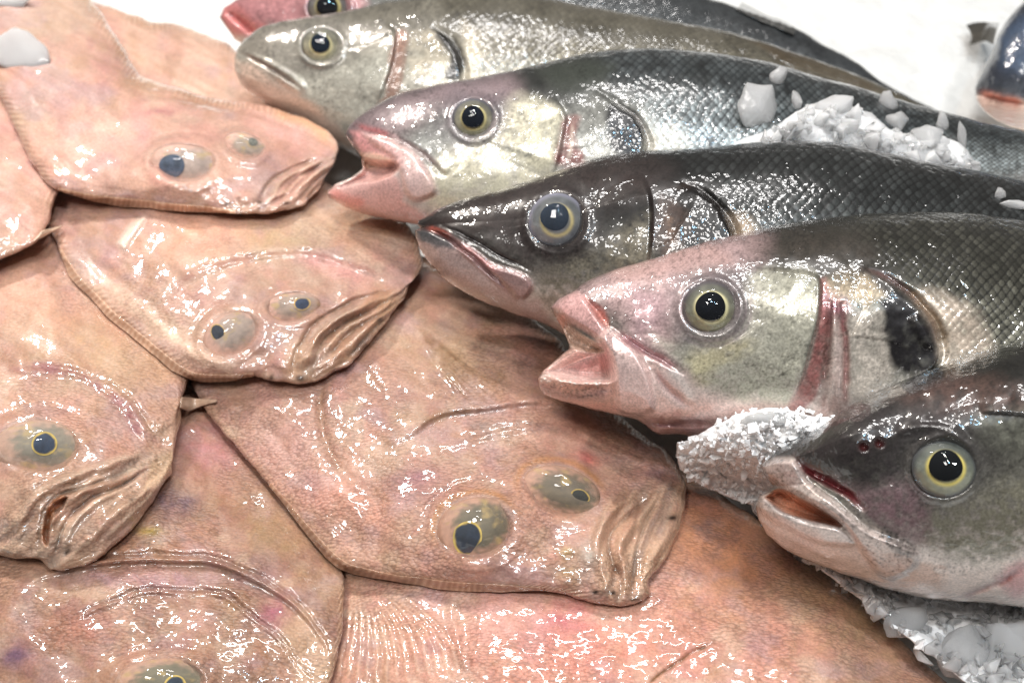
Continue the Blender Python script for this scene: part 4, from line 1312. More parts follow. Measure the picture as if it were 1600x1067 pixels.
# ------------------------------------------------------------------ ice
def chunk_mesh(seed, n=14, sx=1, sy=1, sz=1, bevel=0.17):
    g = np.random.default_rng(seed)
    bm = bmesh.new()
    for _ in range(n):
        p = g.normal(size=3); p /= np.linalg.norm(p)
        p *= g.uniform(0.8, 1.0)
        bm.verts.new((p[0] * sx, p[1] * sy, p[2] * sz))
    r = bmesh.ops.convex_hull(bm, input=bm.verts)
    bmesh.ops.delete(bm, geom=[v for v in bm.verts if not v.link_faces], context='VERTS')
    bmesh.ops.recalc_face_normals(bm, faces=bm.faces[:])
    bmesh.ops.triangulate(bm, faces=bm.faces[:])
    bmesh.ops.subdivide_edges(bm, edges=bm.edges[:], cuts=4, use_grid_fill=True)
    for _ in range(1):
        bmesh.ops.smooth_vert(bm, verts=bm.verts[:], factor=0.5, use_axis_x=True, use_axis_y=True, use_axis_z=True)
    for v_ in bm.verts:
        c_ = v_.co
        v_.co = c_ * (1.12 + 0.10 * math.sin(5.1 * c_.x + seed) * math.sin(4.3 * c_.y + 2 * seed) + 0.05 * math.sin(11 * c_.z + seed) * math.sin(9 * c_.x))
    for f_ in bm.faces:
        f_.smooth = True
    me = bpy.data.meshes.new('ice_chunk')
    bm.to_mesh(me); bm.free()
    return me


GI = 'loose pieces of ice'


def ice_chunk(label, u, v, rx, ry, rz, seed, rot=(0, 0, 0), mat=None, name='ice_chunk', sink=0.35, n=14):
    r, c = bi(np.array([float(u)]), np.array([float(v)]))
    t0 = TM[r[0], c[0]]
    px = t0 * TANH / 800
    me = chunk_mesh(seed, n)
    me.materials.append(mat or M_ICE)
    o = bpy.data.objects.new(name, me)
    COL.objects.link(o)
    d = rays(np.array([float(u)]), np.array([float(v)]))[0]
    o.location = CAM + d * (t0 - rz * px * (1 - 2 * sink))
    o.scale = (rx * px, ry * px, rz * px)
    o.rotation_euler = (math.radians(45) + rot[0], rot[1], rot[2])
    o['label'] = label; o['category'] = 'ice'; o['group'] = GI
    return o


HULLS = []
for k in range(10):
    bm = bmesh.new()
    g_ = np.random.default_rng(900 + k)
    for _ in range(11):
        p_ = g_.normal(size=3); p_ /= np.linalg.norm(p_)
        bm.verts.new(tuple(p_ * g_.uniform(0.75, 1.0) * np.array([1, g_.uniform(.6, 1), g_.uniform(.4, .8)])))
    bmesh.ops.convex_hull(bm, input=bm.verts)
    bmesh.ops.delete(bm, geom=[v for v in bm.verts if not v.link_faces], context='VERTS')
    bmesh.ops.triangulate(bm, faces=bm.faces[:])
    bmesh.ops.recalc_face_normals(bm, faces=bm.faces[:])
    bm.verts.index_update()
    HULLS.append((np.array([v.co[:] for v in bm.verts]), np.array([[v.index for v in f.verts] for f in bm.faces])))
    bm.free()


def crushed(name, label, poly, n, smin, smax, lift, seed, mat, floor=True, edge_w=30):
    """a heap of broken ice: a great many little crystals on one another"""
    g = np.random.default_rng(seed)
    p = cr(np.vstack([np.asarray(poly, float), poly[:1]]), 4)[:-1]
    V_, F_ = [], []
    base = 0
    q = g.uniform(p.min(0), p.max(0), size=(n * 5, 2))
    sd = inpoly(q[:, 0], q[:, 1], p)
    q = q[sd > 0][:n]; sd = sd[sd > 0][:n]
    M = TM.copy()
    t0 = bilin(M, q[:, 0], q[:, 1])
    d = rays(q[:, 0], q[:, 1])
    for i in range(len(q)):
        px = t0[i] * TANH / 800
        sz = smin * (smax / smin) ** (g.random() ** 1.7) * px
        hv, hf = HULLS[g.integers(len(HULLS))]
        A = np.linalg.qr(g.normal(size=(3, 3)))[0]
        A[:, 0] *= np.sign(np.linalg.det(A))
        hgt = lift * CM * min(sd[i] / edge_w, 1) * g.uniform(0.0, 1.0)
        c = CAM + d[i] * (t0[i] - hgt - 0.3 * sz)
        V_.append(c + (hv * sz * g.uniform(.7, 1.3, 3)) @ A.T)
        F_.append(hf + base); base += len(hv)
    o = mesh_obj(name, np.vstack(V_), np.zeros((0, 4), int), np.vstack(F_), mat, None, smooth=False)
    o['label'] = label; o['category'] = 'ice'; o['kind'] = 'stuff'
    return o


def heap(name, label, top, bottom, ends, plane, lift, seed, mat, er, bl, poly, n, smin, smax, clift, cmat, edge_w=30):
    """packed ice with loose crystals over it"""
    pt = Patch(ends[0], top, bottom, ends[1], plane, STEP * 1.3, rough=3.0)
    pt.base = bilin(blur(erode(TM, er), bl), pt.U, pt.V) - lift * CM * pt.k
    e = np.clip(pt.edge() / 18, 0, 1)
    cd_, h_ = cells(pt.U, pt.V, 9, seed, 0.2, 1.1)
    cd2_, h2_ = cells(pt.U, pt.V, 5, seed + 7, 0.9, 1.2)
    h_ = h_ + 0.6 * h2_
    pt.off = 0.25 * np.sqrt(e) + e * (0.10 * h_ + 0.35 * (fbm(pt.U / 40, pt.V / 40, seed, 4) - .5))
    pt.col[:] = 0.9
    o = pt.finish(0.2, None, name, mat)
    o['label'] = label; o['category'] = 'ice'; o['kind'] = 'stuff'
    k = crushed('ice_crystals', label, poly, n, smin, smax, clift, seed, cmat, edge_w=edge_w)
    del k['label'], k['category']
    k.parent = o
    return o


# ice between bass 2 and bass 3
heap('crushed_ice', 'white crushed ice packed along the flank of the silver sea bass', [(1116, 232), (1180, 212), (1220, 190), (1262, 165), (1310, 160), (1360, 178), (1400, 205), (1450, 206), (1500, 228), (1526, 256)], [(1116, 262), (1200, 262), (1290, 265), (1370, 276), (1450, 292), (1540, 310)],
     ([(1116, 262), (1116, 232)], [(1540, 310), (1526, 256)]), (tilt(42), at_z(1300, 230, 0.03)), 0.1, 41, M_ICEW, 1, 3,
     [(1130, 238), (1215, 200), (1270, 162), (1330, 162), (1370, 190), (1410, 205), (1460, 210), (1510, 238), (1520, 268), (1440, 262), (1360, 246), (1280, 236), (1200, 238)], 130, 7, 28, 0.25, M_ICE)
ice_chunk('large clear ice chunk resting on the silver sea bass flank', 1190, 166, 50, 40, 24, 5, (0.1, 0.2, 0.3), sink=0.3)
ice_chunk('small upright ice sliver above the large clear chunk', 1213, 122, 18, 20, 12, 6, (0, 0.3, -0.4))
ice_chunk('rounded ice piece right of the large clear chunk', 1250, 156, 18, 19, 14, 7)
ice_chunk('flat white ice slab on the dark back, middle of the ice row', 1312, 168, 46, 22, 16, 8, (0, 0.1, 0.2), M_ICEW)
ice_chunk('ice cube lying highest near the dark back ridge', 1388, 160, 18, 18, 14, 9, (0.3, 0.1, 0.2))
ice_chunk('dim ice lump below the highest ice cube', 1404, 190, 24, 16, 12, 10, (0, 0.2, 0))
ice_chunk('tilted ice shard standing near the right end of the ice row', 1470, 190, 12, 22, 12, 11, (0, 0, 0.35))
ice_chunk('broad frosted ice lump near the right end of the ice row', 1448, 214, 34, 20, 14, 12, (0, 0.1, -0.2))
ice_chunk('thin ice splinter, last of the ice row', 1502, 214, 8, 26, 10, 13, (0, 0, 0.25))
# bass 3: dark, cloudy eye
r3 = bass_thing('dark headed sea bass with closed mouth and cloudy blue eye', 800, 480, 0.016)
pt = Patch([(655, 388), (649, 370), (649, 360), (657, 356), (652, 350), (655, 344)],
           [(655, 344), (668, 337), (689, 324), (736, 307), (800, 291), (867, 267), (935, 246), (1002, 236), (1104, 229), (1205, 221), (1260, 220), (1330, 226), (1431, 249), (1516, 265), (1600, 282), (1750, 325), (1950, 385), (2050, 410)],
           [(655, 388), (672, 412), (702, 442), (750, 469), (804, 490), (850, 506), (920, 545), (1020, 590), (1160, 612), (1320, 612), (1480, 590), (1650, 545), (1800, 490), (1950, 452), (2050, 446)], [(2050, 446), (2050, 410)], bass_plane(780, 480, 0.034, 43))
g3 = [(1010, 220), (1060, 285), (1095, 300), (1120, 322), (1137, 350), (1141, 375), (1120, 440), (1060, 640)]
bass_body(pt, 2.3, g3, (20, 19, 18), (84, 83, 78), (176, 164, 154), (14, 15, 15), (112, 117, 116), 640, pitch=16, row=17, t_back=0.66, t_belly=0.30, contrast=0.9, belly_scale=0.5)
pt.area([(650, 345), (740, 300), (860, 265), (960, 240), (1040, 260), (1030, 300), (930, 330), (920, 400), (860, 420), (790, 410), (720, 375)], (50, 42, 40), 28, 0.85, noise=0.2)
pt.area([(840, 430), (920, 400), (1010, 340), (1020, 400), (980, 470), (900, 500), (840, 470)], (112, 106, 92), 20, 0.75, noise=0.6, ns=8)
pt.area([(668, 400), (720, 440), (800, 480), (880, 520), (900, 540), (840, 530), (740, 480), (680, 430)], (186, 166, 156), 10, 0.85)
pt.area([(650, 372), (700, 378), (760, 420), (810, 465), (840, 470), (850, 505), (760, 472), (690, 430)], (172, 146, 140), 8, 0.85)
pt.area([(648, 360), (665, 356), (700, 368), (712, 384), (690, 388), (664, 380), (650, 376)], (74, 74, 76), 6, 0.9)
ml3 = [(655, 355), (675, 360), (700, 372), (725, 390), (752, 412), (775, 436), (800, 458)]
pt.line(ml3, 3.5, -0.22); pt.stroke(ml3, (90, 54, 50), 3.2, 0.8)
pt.stroke([(668, 354), (690, 362), (705, 372)], (176, 84, 68), 3.5, 0.7)
fl3 = [(700, 366), (743, 392), (770, 412), (804, 422), (827, 434), (833, 450), (821, 467), (804, 466), (777, 445), (740, 414), (712, 388)]
pt.plate(fl3, 0.12, 8); pt.area(fl3, (150, 116, 114), 6, 0.8, warp=False)
pt.stroke([(716, 380), (750, 404), (785, 430)], (186, 122, 118), 4, 0.6)
pt.stroke([(690, 352), (740, 376), (790, 404), (830, 424)], (40, 32, 32), 4, 0.7); pt.line([(690, 352), (740, 376), (790, 404), (830, 424)], 3, -0.08)
pt.step_([(1000, 270), (1014, 300), (1018, 340), (1014, 400), (1000, 450)], 0.16, 60, 3.5, sign=-1)
pt.stroke([(1020, 300), (1022, 345), (1020, 400)], (34, 24, 22), 6, 0.9)
pt.area([(1030, 300), (1080, 292), (1118, 320), (1142, 372), (1120, 400), (1030, 400)], (66, 52, 46), 10, 0.85, noise=0.3)

pt.step_(g3[1:7], 0.14, 90, 3.0, sign=-1)
pt.line([(x + 7, y + 2) for x, y in g3[1:7]], 6, -0.14)
pt.stroke([(x + 5, y + 1) for x, y in g3[1:7]], (26, 20, 18), 4, 0.8)  # darkness in the gill slit, painted along the cover edge
pt.area([(1140, 340), (1175, 345), (1190, 400), (1150, 420), (1142, 380)], (160, 140, 118), 14, 0.7)
pt.area([(1030, 300), (1090, 294), (1122, 320), (1140, 352), (1144, 385), (1100, 410), (1060, 400), (1085, 350), (1066, 322)], (10, 9, 9), 9, 0.97)
pt.stroke([(1040, 330), (1050, 360), (1045, 395)], (120, 96, 80), 7, 0.5, noise=0.6)
e3 = ((870, 346), 44, 44, 0.0, 0.62)
pt.socket(*e3[:4], 0.05, 0.45)
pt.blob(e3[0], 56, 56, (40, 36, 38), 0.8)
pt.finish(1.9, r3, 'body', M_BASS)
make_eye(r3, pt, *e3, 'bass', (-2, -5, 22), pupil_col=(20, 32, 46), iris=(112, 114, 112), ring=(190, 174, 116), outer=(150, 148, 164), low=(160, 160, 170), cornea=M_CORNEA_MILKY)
fin(r3, 'tail_fin', [(2045, 450), (2045, 406)], [(2045, 406), (2100, 390), (2170, 370)], [(2045, 450), (2100, 468), (2170, 500)], [(2170, 500), (2140, 435), (2170, 370)], (tilt(42), at_z(2050, 430, 0.03)), 12, (60, 60, 58), (90, 90, 86), gap=0.1, step=4)

# bass 4: pink snout, gaping
r4 = bass_thing('gaping sea bass with pink snout and black gill patch, biting towards the central flatfish', 1050, 690, 0.014)
pt = Patch([(850, 616), (842, 603), (840, 590), (849, 577), (870, 560), (888, 545), (889, 538), (880, 515), (866, 492), (860, 482)],
           [(860, 482), (872, 468), (891, 457), (915, 440), (969, 418), (1036, 399), (1104, 377), (1171, 361), (1239, 348), (1306, 338), (1370, 333), (1450, 331), (1515, 333), (1600, 345), (1750, 372), (1950, 430), (2150, 500), (2260, 535)],
           [(850, 616), (894, 631), (962, 648), (996, 657), (1029, 678), (1070, 680), (1140, 700), (1240, 735), (1380, 770), (1540, 785), (1700, 760), (1860, 700), (2050, 630), (2180, 585), (2260, 572)], [(2260, 572), (2260, 535)], bass_plane(1040, 690, 0.028, 43))
C8 = lambda pts: [(1060 + x / 2.963, 330 + y / 2.963) for x, y in pts]
C7 = lambda pts: [(800 + x / 2.963, 330 + y / 2.963) for x, y in pts]
g4 = [(1290, 320), (1330, 400), (1384, 433), (1428, 466), (1455, 502), (1468, 549), (1458, 580), (1400, 640), (1350, 800)]
bass_body(pt, 2.5, g4, (32, 31, 26), (122, 121, 112), (212, 196, 188), (24, 24, 20), (138, 136, 122), 650, pitch=14.5, row=14, t_back=0.80, t_belly=0.34, contrast=0.95, belly_scale=0.3)
pt.area([(862, 470), (930, 430), (1040, 395), (1130, 372), (1190, 372), (1180, 410), (1080, 420), (1060, 500), (1040, 560), (990, 530), (950, 480)], (180, 152, 150), 32, 0.85, noise=0.12)
pt.area(C7([(640, 560), (780, 640), (1060, 560), (1120, 300), (1400, 290), (1410, 480), (1370, 620), (1280, 880), (1000, 860), (840, 760)]), (174, 172, 156), 16, 0.85, noise=0.25, ns=7)
pt.area(C7([(800, 700), (900, 640), (1080, 590), (1100, 640), (960, 720), (860, 800)]), (206, 196, 150), 14, 0.5, noise=0.6)
pt.area(C7([(600, 640), (660, 700), (800, 760), (860, 860), (1260, 900), (1240, 1000), (700, 1040), (580, 960)]), (222, 194, 186), 16, 0.85)
pt.area(C7([(420, 120), (880, 150), (1020, 230), (900, 260), (500, 330)]), (196, 156, 146), 14, 0.4)
pt.area(C7([(560, 350), (700, 420), (680, 560), (560, 560)]), (186, 152, 158), 18, 0.5)
peppers(pt, C7([(860, 700), (1300, 640), (1290, 860), (900, 850), (820, 760)]), 150, (74, 68, 58), 1.5, 0.7, 4)
# mouth
mo4 = C7([(150, 745), (215, 690), (300, 650), (390, 620), (430, 650), (455, 720), (462, 770), (440, 790), (330, 790), (230, 775)])
pt.plate(mo4, -0.7, 16)
pal4 = C7([(195, 470), (300, 560), (400, 620), (420, 650), (330, 650), (262, 615), (235, 560)])
pt.plate(pal4, -0.6, 9)
pt.area(C7([(120, 700), (240, 640), (470, 640), (480, 940), (200, 900), (120, 800)]), (222, 178, 164), 6, 0.9)
pt.area(mo4, (224, 196, 188), 4, 0.95, warp=False)
pt.area(C7([(240, 720), (440, 650), (455, 740), (330, 750)]), (190, 116, 110), 10, 0.75, warp=False)
pt.area(pal4, (220, 190, 172), 4, 0.95, warp=False)
pt.blob(C7([(235, 500)])[0], 10, 16, (224, 130, 104), 0.7, 0.6)
pt.stroke(C7([(130, 770), (160, 830), (260, 860), (380, 850), (460, 830)]), (150, 118, 116), 8, 0.7, warp=True)
peppers(pt, C7([(130, 780), (200, 790), (460, 800), (460, 850), (300, 870), (160, 850)]), 160, (70, 54, 54), 1.3, 0.8, 6)
pt.line(C7([(140, 765), (220, 785), (340, 800), (460, 795)]), 5, 0.16)
gt_ = np.random.default_rng(12)
for k_ in range(34):
    q = np.array(C7([(135 + 300 * gt_.random() ** 1.6, 0)])[0]); q[1] = 330 + (765 + 30 * (q[0] - 845) / 110 + gt_.uniform(-14, 22)) / 2.963
    pt.bump(q, 1.8, 1.6, 0.05); pt.blob(q, 2.2, 1.8, (238, 226, 218), 0.8, noise=0, warp=False)
# lip, jaw flap
lip4 = C7([(190, 440), (270, 375), (330, 390), (380, 460), (450, 560), (460, 640), (440, 650), (390, 590), (300, 530), (220, 480)])
pt.plate(lip4, 0.18, 8); pt.area(lip4, (214, 168, 164), 6, 0.8, warp=False)
fl4 = C7([(390, 590), (440, 540), (500, 570), (580, 640), (640, 760), (662, 900), (640, 930), (585, 952), (500, 945), (474, 880), (465, 740), (440, 650)])
pt.plate(fl4, 0.26, 10); pt.area(fl4, (226, 196, 190), 7, 0.85, warp=False)
pt.area(C7([(335, 400), (420, 455), (445, 530), (400, 500)]), (204, 128, 116), 6, 0.7, warp=False); pt.plate(C7([(335, 400), (420, 455), (445, 530), (400, 500)]), -0.15, 6)
sl4 = C7([(470, 560), (580, 620), (680, 680), (790, 750)])
pt.line(sl4, 5, -0.14); pt.stroke(sl4, (156, 106, 112), 8, 0.75)
pt.line(C7([(640, 720), (720, 830), (820, 900)]), 6, -0.10); pt.stroke(C7([(660, 740), (730, 830), (820, 900)]), (180, 140, 142), 7, 0.5)
pt.stroke(C7([(720, 720), (790, 800), (830, 890)]), (226, 220, 214), 9, 0.6)
pt.area(C7([(590, 965), (700, 930), (900, 970), (1000, 1010), (800, 1040), (680, 1040)]), (150, 100, 98), 8, 0.65, noise=0.4)
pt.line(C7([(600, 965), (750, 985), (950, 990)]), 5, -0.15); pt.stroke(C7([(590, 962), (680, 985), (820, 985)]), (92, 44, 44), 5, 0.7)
# cheek plate and gill covers
pre4 = C8([(360, 268), (480, 272), (600, 288), (640, 305), (656, 345), (650, 480), (612, 620), (562, 800), (500, 905)])
pt.step_(pre4, 0.15, 45, 3.5, sign=-1)
pt.area(C8([(660, 310), (690, 320), (700, 480), (670, 700), (640, 850), (560, 920), (510, 900), (600, 720), (650, 500)]), (150, 96, 92), 5, 0.85, warp=False, noise=0.2)
pt.area(C8([(700, 330), (780, 420), (790, 640), (770, 900), (650, 950), (690, 700)]), (168, 142, 134), 8, 0.8, noise=0.3)
for f_, cc in (([(760, 430), (770, 560), (775, 700), (770, 900)], (142, 84, 84)), ([(720, 400), (725, 560), (715, 760), (690, 930)], (214, 196, 186)), ([(740, 560), (742, 700), (735, 900)], (206, 186, 178)), ([(700, 420), (690, 620), (660, 850)], (120, 78, 74))):
    pt.stroke(C8(f_), cc, 5, 0.7, noise=0.3); pt.line(C8(f_), 4, 0.05 if sum(cc) > 450 else -0.08)
pt.blob(C8([(730, 440)])[0], 20, 22, (108, 62, 70), 0.8)
pt.area(C8([(800, 470), (940, 480), (970, 600), (990, 740), (860, 850), (780, 830)]), (192, 182, 170), 12, 0.8, noise=0.25)
pt.area(C8([(690, 300), (820, 280), (940, 330), (940, 420), (820, 440), (720, 380)]), (150, 134, 110), 12, 0.7, noise=0.5)
bl4 = C8([(870, 285), (960, 320), (1085, 420), (1160, 515), (1205, 640), (1190, 720), (1090, 750), (1000, 730), (975, 640), (945, 560), (960, 500), (930, 430), (960, 390)])
pt.area(bl4, (30, 28, 30), 7, 0.95, noise=0.15)
pt.plate(C8([(1060, 500), (1120, 480), (1190, 600), (1180, 640), (1120, 620)]), 0.08, 10)
pt.step_(C8([(860, 268), (960, 308), (1090, 408), (1168, 508), (1210, 650), (1170, 735), (1000, 830)]), 0.14, 90, 3.0, sign=-1)
pt.line([(x + 7, y + 2) for x, y in C8([(860, 268), (960, 308), (1090, 408), (1168, 508), (1210, 650), (1170, 735)])], 6, -0.12)
pt.stroke(C8([(840, 262), (960, 300), (1090, 400), (1170, 500), (1215, 650)]), (112, 84, 82), 5, 0.6)
pt.area(C8([(1120, 380), (1300, 420), (1420, 560), (1420, 660), (1240, 700), (1215, 600), (1170, 480)]), (204, 186, 168), 18, 0.65, noise=0.3)
pt.stroke(C8([(1040, 340), (1130, 420), (1200, 540), (1240, 640)]), (128, 104, 76), 8, 0.5, warp=True, noise=0.5)
pt.area(C8([(340, 170), (600, 100), (840, 120), (900, 230), (650, 290), (420, 240)]), (62, 56, 50), 30, 0.7, noise=0.3)
pt.msk[:, 2] += 0.15 * (1 - pt.body) * (pt.t < .75)
e4 = ((1110, 481), 43, 41, 0.0, 0.50)
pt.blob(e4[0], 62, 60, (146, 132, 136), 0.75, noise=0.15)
pt.socket(*e4[:4], 0.06, 0.4)
for rr_ in (1.3, 1.5):
    pt.stroke([(e4[0][0] + rr_ * e4[1] * math.cos(q), e4[0][1] + rr_ * e4[2] * math.sin(q)) for q in np.linspace(-0.5, 2.6, 9)], (120, 104, 110), 3, 0.4)
pt.finish(2.0, r4, 'body', M_BASS)
ptb4 = pt
make_eye(r4, pt, *e4, 'bass', (0, -1, 23), pupil_col=(7, 10, 16), iris=(124, 124, 108), ring=(214, 206, 158), outer=(92, 84, 88), low=(206, 200, 150))
fin(r4, 'tail_fin', [(2255, 578), (2255, 530)], [(2255, 530), (2320, 510), (2390, 490)], [(2255, 578), (2320, 600), (2390, 630)], [(2390, 630), (2350, 555), (2390, 490)], (tilt(42), at_z(2250, 560, 0.03)), 12, (60, 60, 58), (90, 90, 86), gap=0.1, step=4)


ice_chunk('white ice sliver at the right edge above the pink-snouted bass', 1585, 322, 46, 9, 8, 14, (0, 0, 0), M_ICEW)
ice_chunk('small ice nub at the right edge on dark scales', 1562, 304, 11, 10, 8, 15)
# heap under the chin of bass 4
heap('crushed_ice', 'heap of crushed ice between the central flatfish nose and the front sea bass snout', [(1060, 690), (1090, 680), (1130, 660), (1160, 645), (1230, 640), (1290, 655), (1360, 640)], [(1062, 735), (1090, 756), (1130, 772), (1180, 790), (1240, 830), (1380, 850)],
     ([(1062, 735), (1055, 712), (1060, 690)], [(1380, 850), (1360, 640)]), (tilt(30), at_z(1180, 740, 0.02)), 0.0, 51, M_ICEC, 6, 5,
     [(1056, 712), (1062, 690), (1100, 675), (1150, 642), (1220, 638), (1300, 650), (1330, 700), (1290, 830), (1215, 810), (1140, 776), (1085, 752)], 1100, 2.5, 12, 0.3, M_ICEC)
ice_chunk('flat ice piece on top of the crushed heap below the gaping sea bass', 1205, 654, 50, 13, 12, 16, (0, 0, 0.05), M_ICEW, n=24)
# ice at the lower right
heap('crushed_ice', 'crushed ice in the bottom right corner below the front sea bass', [(1180, 796), (1230, 830), (1300, 868), (1400, 900), (1500, 910), (1660, 915)], [(1188, 806), (1250, 862), (1330, 925), (1400, 985), (1470, 1035), (1550, 1100), (1660, 1160)],
     ([(1188, 806), (1180, 796)], [(1660, 1160), (1660, 915)]), (HZ, at_z(1450, 1000, 0.01)), 0.5, 61, M_ICEC, 5, 4,
     [(1170, 800), (1200, 790), (1320, 870), (1420, 910), (1660, 920), (1660, 1160), (1560, 1100), (1480, 1050), (1420, 1000), (1330, 930), (1240, 865)], 420, 6, 26, 0.3, M_ICE)
ice_chunk('rough ice lump in the bottom right corner, nearest the orange skin', 1505, 1020, 50, 44, 22, 17, (0, 0.2, 0.4), n=30)
ice_chunk('pale ice lump at the right end of the bottom edge', 1580, 1010, 50, 46, 26, 18, (0.2, 0, 0), M_ICEW, n=30)
ice_chunk('flat translucent ice flake lying below the front sea bass chin', 1415, 970, 46, 26, 10, 19, (0, 0, 0.2), n=24)

# bass 5: nearest
r5 = bass_thing('nearest sea bass at the lower right, dark head with yellow ringed eye', 1420, 940, 0.008)
pt = Patch([(1200, 836), (1185, 812), (1181, 790), (1186, 775), (1200, 768), (1206, 758), (1194, 742), (1190, 730), (1200, 716), (1213, 704)],
           [(1213, 704), (1245, 686), (1285, 665), (1320, 638), (1372, 610), (1440, 583), (1520, 553), (1600, 531), (1720, 508), (1900, 500), (2150, 540), (2450, 630), (2600, 670)],
           [(1200, 836), (1229, 860), (1285, 884), (1355, 909), (1390, 921), (1460, 936), (1540, 942), (1620, 950), (1800, 960), (2050, 920), (2300, 800), (2480, 730), (2600, 710)], [(2600, 710), (2600, 670)], bass_plane(1400, 930, 0.022, 44))
C9 = lambda pts: [(1040 + x / 2.857, 600 + y / 2.857) for x, y in pts]
g5 = [(1680, 480), (1700, 640), (1720, 760), (1690, 900), (1660, 1000)]
bass_body(pt, 2.7, g5, (28, 27, 24), (100, 98, 90), (206, 192, 184), (40, 40, 34), (130, 128, 112), 660, pitch=15, row=15, t_back=0.72, t_belly=0.30, contrast=0.8, front_w=90)
pt.area(C9([(500, 290), (700, 190), (950, 40), (1300, -40), (1300, 150), (1050, 260), (1050, 420), (900, 480), (760, 400), (640, 340)]), (48, 43, 43), 24, 0.85, noise=0.25)
pt.area(C9([(760, 420), (900, 480), (1080, 430), (1180, 560), (1180, 700), (1050, 660), (900, 560)]), (118, 92, 96), 18, 0.8, noise=0.3)
pt.area(C9([(1180, 560), (1400, 480), (1600, 420), (1700, 600), (1600, 760), (1400, 800), (1230, 760), (1160, 660)]), (120, 116, 100), 22, 0.8, noise=0.6, ns=8)
pt.area(C9([(1400, 140), (1700, 130), (1700, 300), (1450, 280)]), (118, 118, 106), 20, 0.7, noise=0.4)
pt.area(C9([(1000, 60), (1300, -30), (1600, 20), (1600, 120), (1300, 130)]), (92, 68, 60), 20, 0.5, noise=0.5)  # brownish-red highlight on the upper head, painted into the skin colour
pt.area(C9([(400, 520), (450, 490), (520, 560), (640, 600), (800, 650), (900, 780), (1000, 870), (1130, 800), (1260, 830), (1600, 830), (1700, 960), (1200, 990), (900, 920), (600, 780), (440, 680)]), (210, 194, 184), 12, 0.9)
pt.area(C9([(1480, 860), (1600, 800), (1640, 900), (1560, 940)]), (176, 96, 100), 12, 0.7)
pt.stroke(C9([(1300, 960), (1450, 900), (1540, 860), (1600, 820)]), (120, 70, 76), 5, 0.6); pt.line(C9([(1300, 960), (1450, 900), (1540, 860), (1600, 820)]), 5, -0.1)
mo5 = C9([(445, 505), (510, 470), (600, 512), (700, 568), (785, 632), (720, 622), (620, 600), (510, 558)])
pt.plate(mo5, -0.8, 9); pt.area(mo5, (196, 134, 104), 3, 0.95, warp=False)
pt.area(C9([(440, 505), (510, 470), (520, 520), (580, 580), (510, 560)]), (220, 172, 146), 4, 0.8, warp=False)
lip5 = C9([(430, 370), (470, 335), (530, 330), (580, 340), (640, 430), (760, 520), (900, 640), (1040, 700), (1125, 745), (1135, 790), (1090, 840), (1010, 880), (960, 862), (905, 800), (830, 690), (760, 610), (690, 560), (600, 505), (500, 455), (440, 410)])
pt.plate(lip5, 0.22, 10); pt.area(lip5, (196, 180, 172), 6, 0.88, warp=False, noise=0.1)
pt.area(C9([(430, 370), (500, 335), (560, 350), (600, 410), (560, 460), (450, 420)]), (168, 152, 150), 8, 0.5)
low5 = C9([(405, 520), (440, 500), (520, 562), (640, 610), (780, 640), (850, 720), (700, 720), (520, 640), (430, 580)])
pt.plate(low5, 0.14, 9)
pt.area(low5, (206, 192, 186), 6, 0.6)
pt.stroke(C9([(420, 500), (470, 545), (560, 590), (680, 622), (740, 632)]), (110, 102, 100), 4.5, 0.75)
pt.line(C9([(440, 640), (560, 720), (720, 790), (900, 840)]), 7, -0.07); pt.stroke(C9([(540, 700), (640, 760), (780, 800)]), (172, 148, 134), 9, 0.5)
sl5 = C9([(590, 345), (640, 390), (720, 430), (800, 480), (880, 545)])
pt.line(sl5, 4.5, -0.24); pt.stroke(sl5, (136, 52, 58), 6, 0.9)
pt.stroke(C9([(880, 545), (960, 620), (1040, 660), (1110, 700)]), (104, 80, 84), 5, 0.6)
pt.area(C9([(940, 630), (1010, 640), (1110, 720), (1130, 770), (1070, 780), (980, 700)]), (96, 90, 86), 6, 0.6, noise=0.5)
peppers(pt, lip5, 220, (58, 52, 50), 1.4, 0.85, 7)
peppers(pt, C9([(940, 630), (1020, 650), (1130, 740), (1100, 800), (990, 720)]), 90, (40, 36, 36), 1.6, 0.85, 8)
peppers(pt, C9([(1150, 690), (1600, 720), (1560, 860), (1200, 860)]), 160, (76, 70, 62), 1.5, 0.7, 9)
pt.stroke(C9([(1420, 128), (1520, 132), (1700, 150)]), (38, 36, 40), 4, 0.8); pt.step_(C9([(1400, 128), (1520, 130), (1720, 150)]), 0.12, 30, 2, sign=1)
for c in ([885, 280], [955, 265]):
    q = C9([c])[0]
    pt.bump(q, 11, 10, 0.06); pt.bump(q, 6, 6, -0.22); pt.blob(q, 6.5, 6, (88, 26, 28), 0.95, noise=0, warp=False)
pt.line(C9([(1000, 240), (1120, 190), (1260, 200), (1360, 260)]), 8, 0.10)
pt.msk[:, 2] += 0.1 * (pt.t < .7)
e5 = ((1475, 731), 48, 45, 0.0, 0.55)
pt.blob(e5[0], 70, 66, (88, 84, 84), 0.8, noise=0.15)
pt.socket(*e5[:4], 0.08, 0.4)
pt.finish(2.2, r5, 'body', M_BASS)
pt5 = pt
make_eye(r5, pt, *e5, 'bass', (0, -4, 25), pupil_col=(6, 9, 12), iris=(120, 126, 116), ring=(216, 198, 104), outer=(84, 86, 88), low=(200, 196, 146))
fin(r5, 'tail_fin', [(2595, 714), (2595, 664)], [(2595, 664), (2650, 640), (2720, 620)], [(2595, 714), (2650, 740), (2720, 770)], [(2720, 770), (2690, 690), (2720, 620)], (tilt(42), at_z(2600, 690, 0.02)), 12, (60, 60, 58), (90, 90, 86), gap=0.1, step=4)

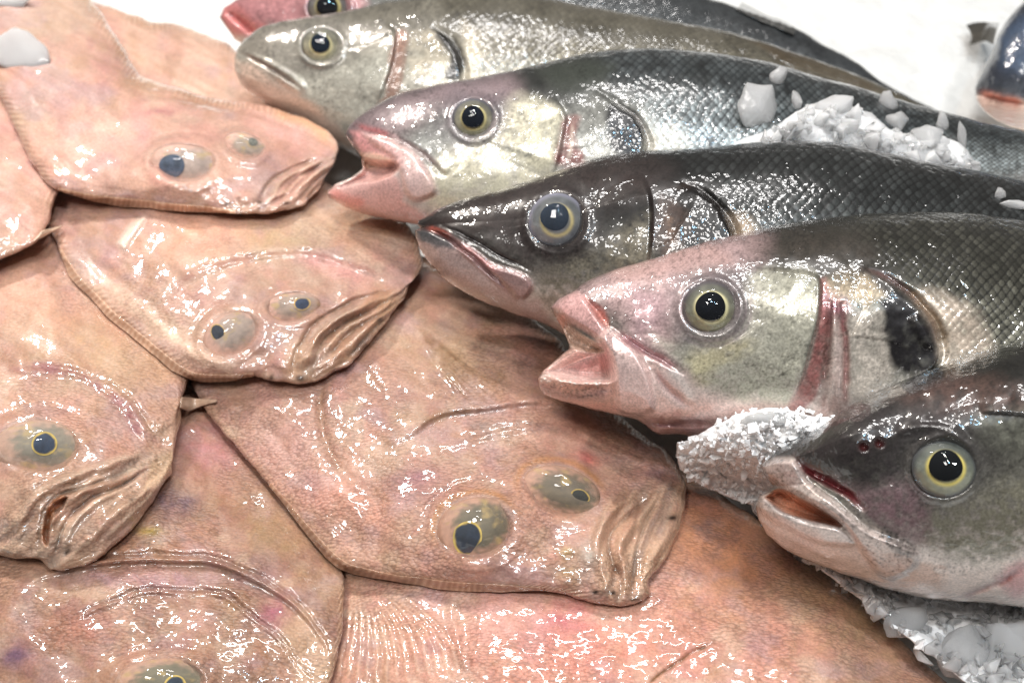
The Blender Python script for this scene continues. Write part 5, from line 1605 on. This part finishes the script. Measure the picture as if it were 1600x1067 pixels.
# bream at the top right corner, and a tail poking out of the ice
rb = thing('sea_bream', 'dark fish head entering at the top right corner with pale lower jaw', 'bream', at_z(1640, 170, 0.0))
pt = Patch([(1560, 190), (1536, 172), (1525, 158), (1523, 140), (1526, 128)], [(1526, 128), (1540, 100), (1552, 76), (1562, 48), (1582, 20), (1605, -4), (1660, -60), (1760, -140), (1900, -180), (2060, -160)],
           [(1560, 190), (1600, 205), (1680, 215), (1780, 200), (1900, 140), (2000, 20), (2060, -110)], [(2060, -110), (2060, -160)], bass_plane(1580, 195, 0.004, 42))
bass_body(pt, 2.4, [(1780, -170), (1770, 0), (1760, 220)], (40, 44, 52), (70, 76, 84), (206, 186, 172), (40, 42, 46), (130, 134, 138), 670, t_back=0.75, t_belly=0.30, front_w=50)
pt.area([(1526, 120), (1560, 50), (1605, -10), (1700, -60), (1700, 120), (1600, 130)], (44, 48, 58), 14, 0.8)
pt.area([(1560, 60), (1600, 30), (1640, 60), (1620, 110), (1575, 110)], (70, 88, 112), 16, 0.6)
pt.area([(1522, 150), (1580, 158), (1640, 176), (1640, 230), (1560, 210)], (222, 200, 184), 8, 0.95)
pt.stroke([(1527, 146), (1550, 150), (1572, 156), (1600, 164)], (196, 126, 108), 6, 0.9); pt.line([(1526, 150), (1560, 156), (1610, 168)], 4, -0.2)
e6 = ((1668, 40), 34, 34, 0, 0.45)
pt.socket(*e6[:4], 0.06, 0.4)
pt.finish(1.6, rb, 'body', M_BASS)
make_eye(rb, pt, *e6, 'bass', (0, 0, 16), outer=(50, 50, 54))
rt = thing('fish_tail', 'small dark tail tip sticking out of the ice at the top right', 'fish tail', at_z(1545, 60, 0.0))
fin(rt, 'tail_fin', [(1552, 70), (1560, 36)], [(1560, 36), (1540, 35), (1524, 36), (1510, 40)], [(1552, 70), (1538, 64), (1526, 68), (1516, 70)], [(1516, 70), (1518, 56), (1510, 40)], (tilt(45), at_z(1545, 60, 0.005)), 7, (46, 44, 40), (76, 72, 62), gap=0.15, step=1.2)

ice_chunk('white ice flake on the topmost flatfish in the top left corner', 28, 84, 58, 36, 14, 21, (0, 0.0, -0.3), M_ICEW, n=20)
ice_chunk('white ice flake cut by the very top left corner', 10, 2, 44, 14, 10, 22, (0, 0, 0), M_ICEW, n=20)
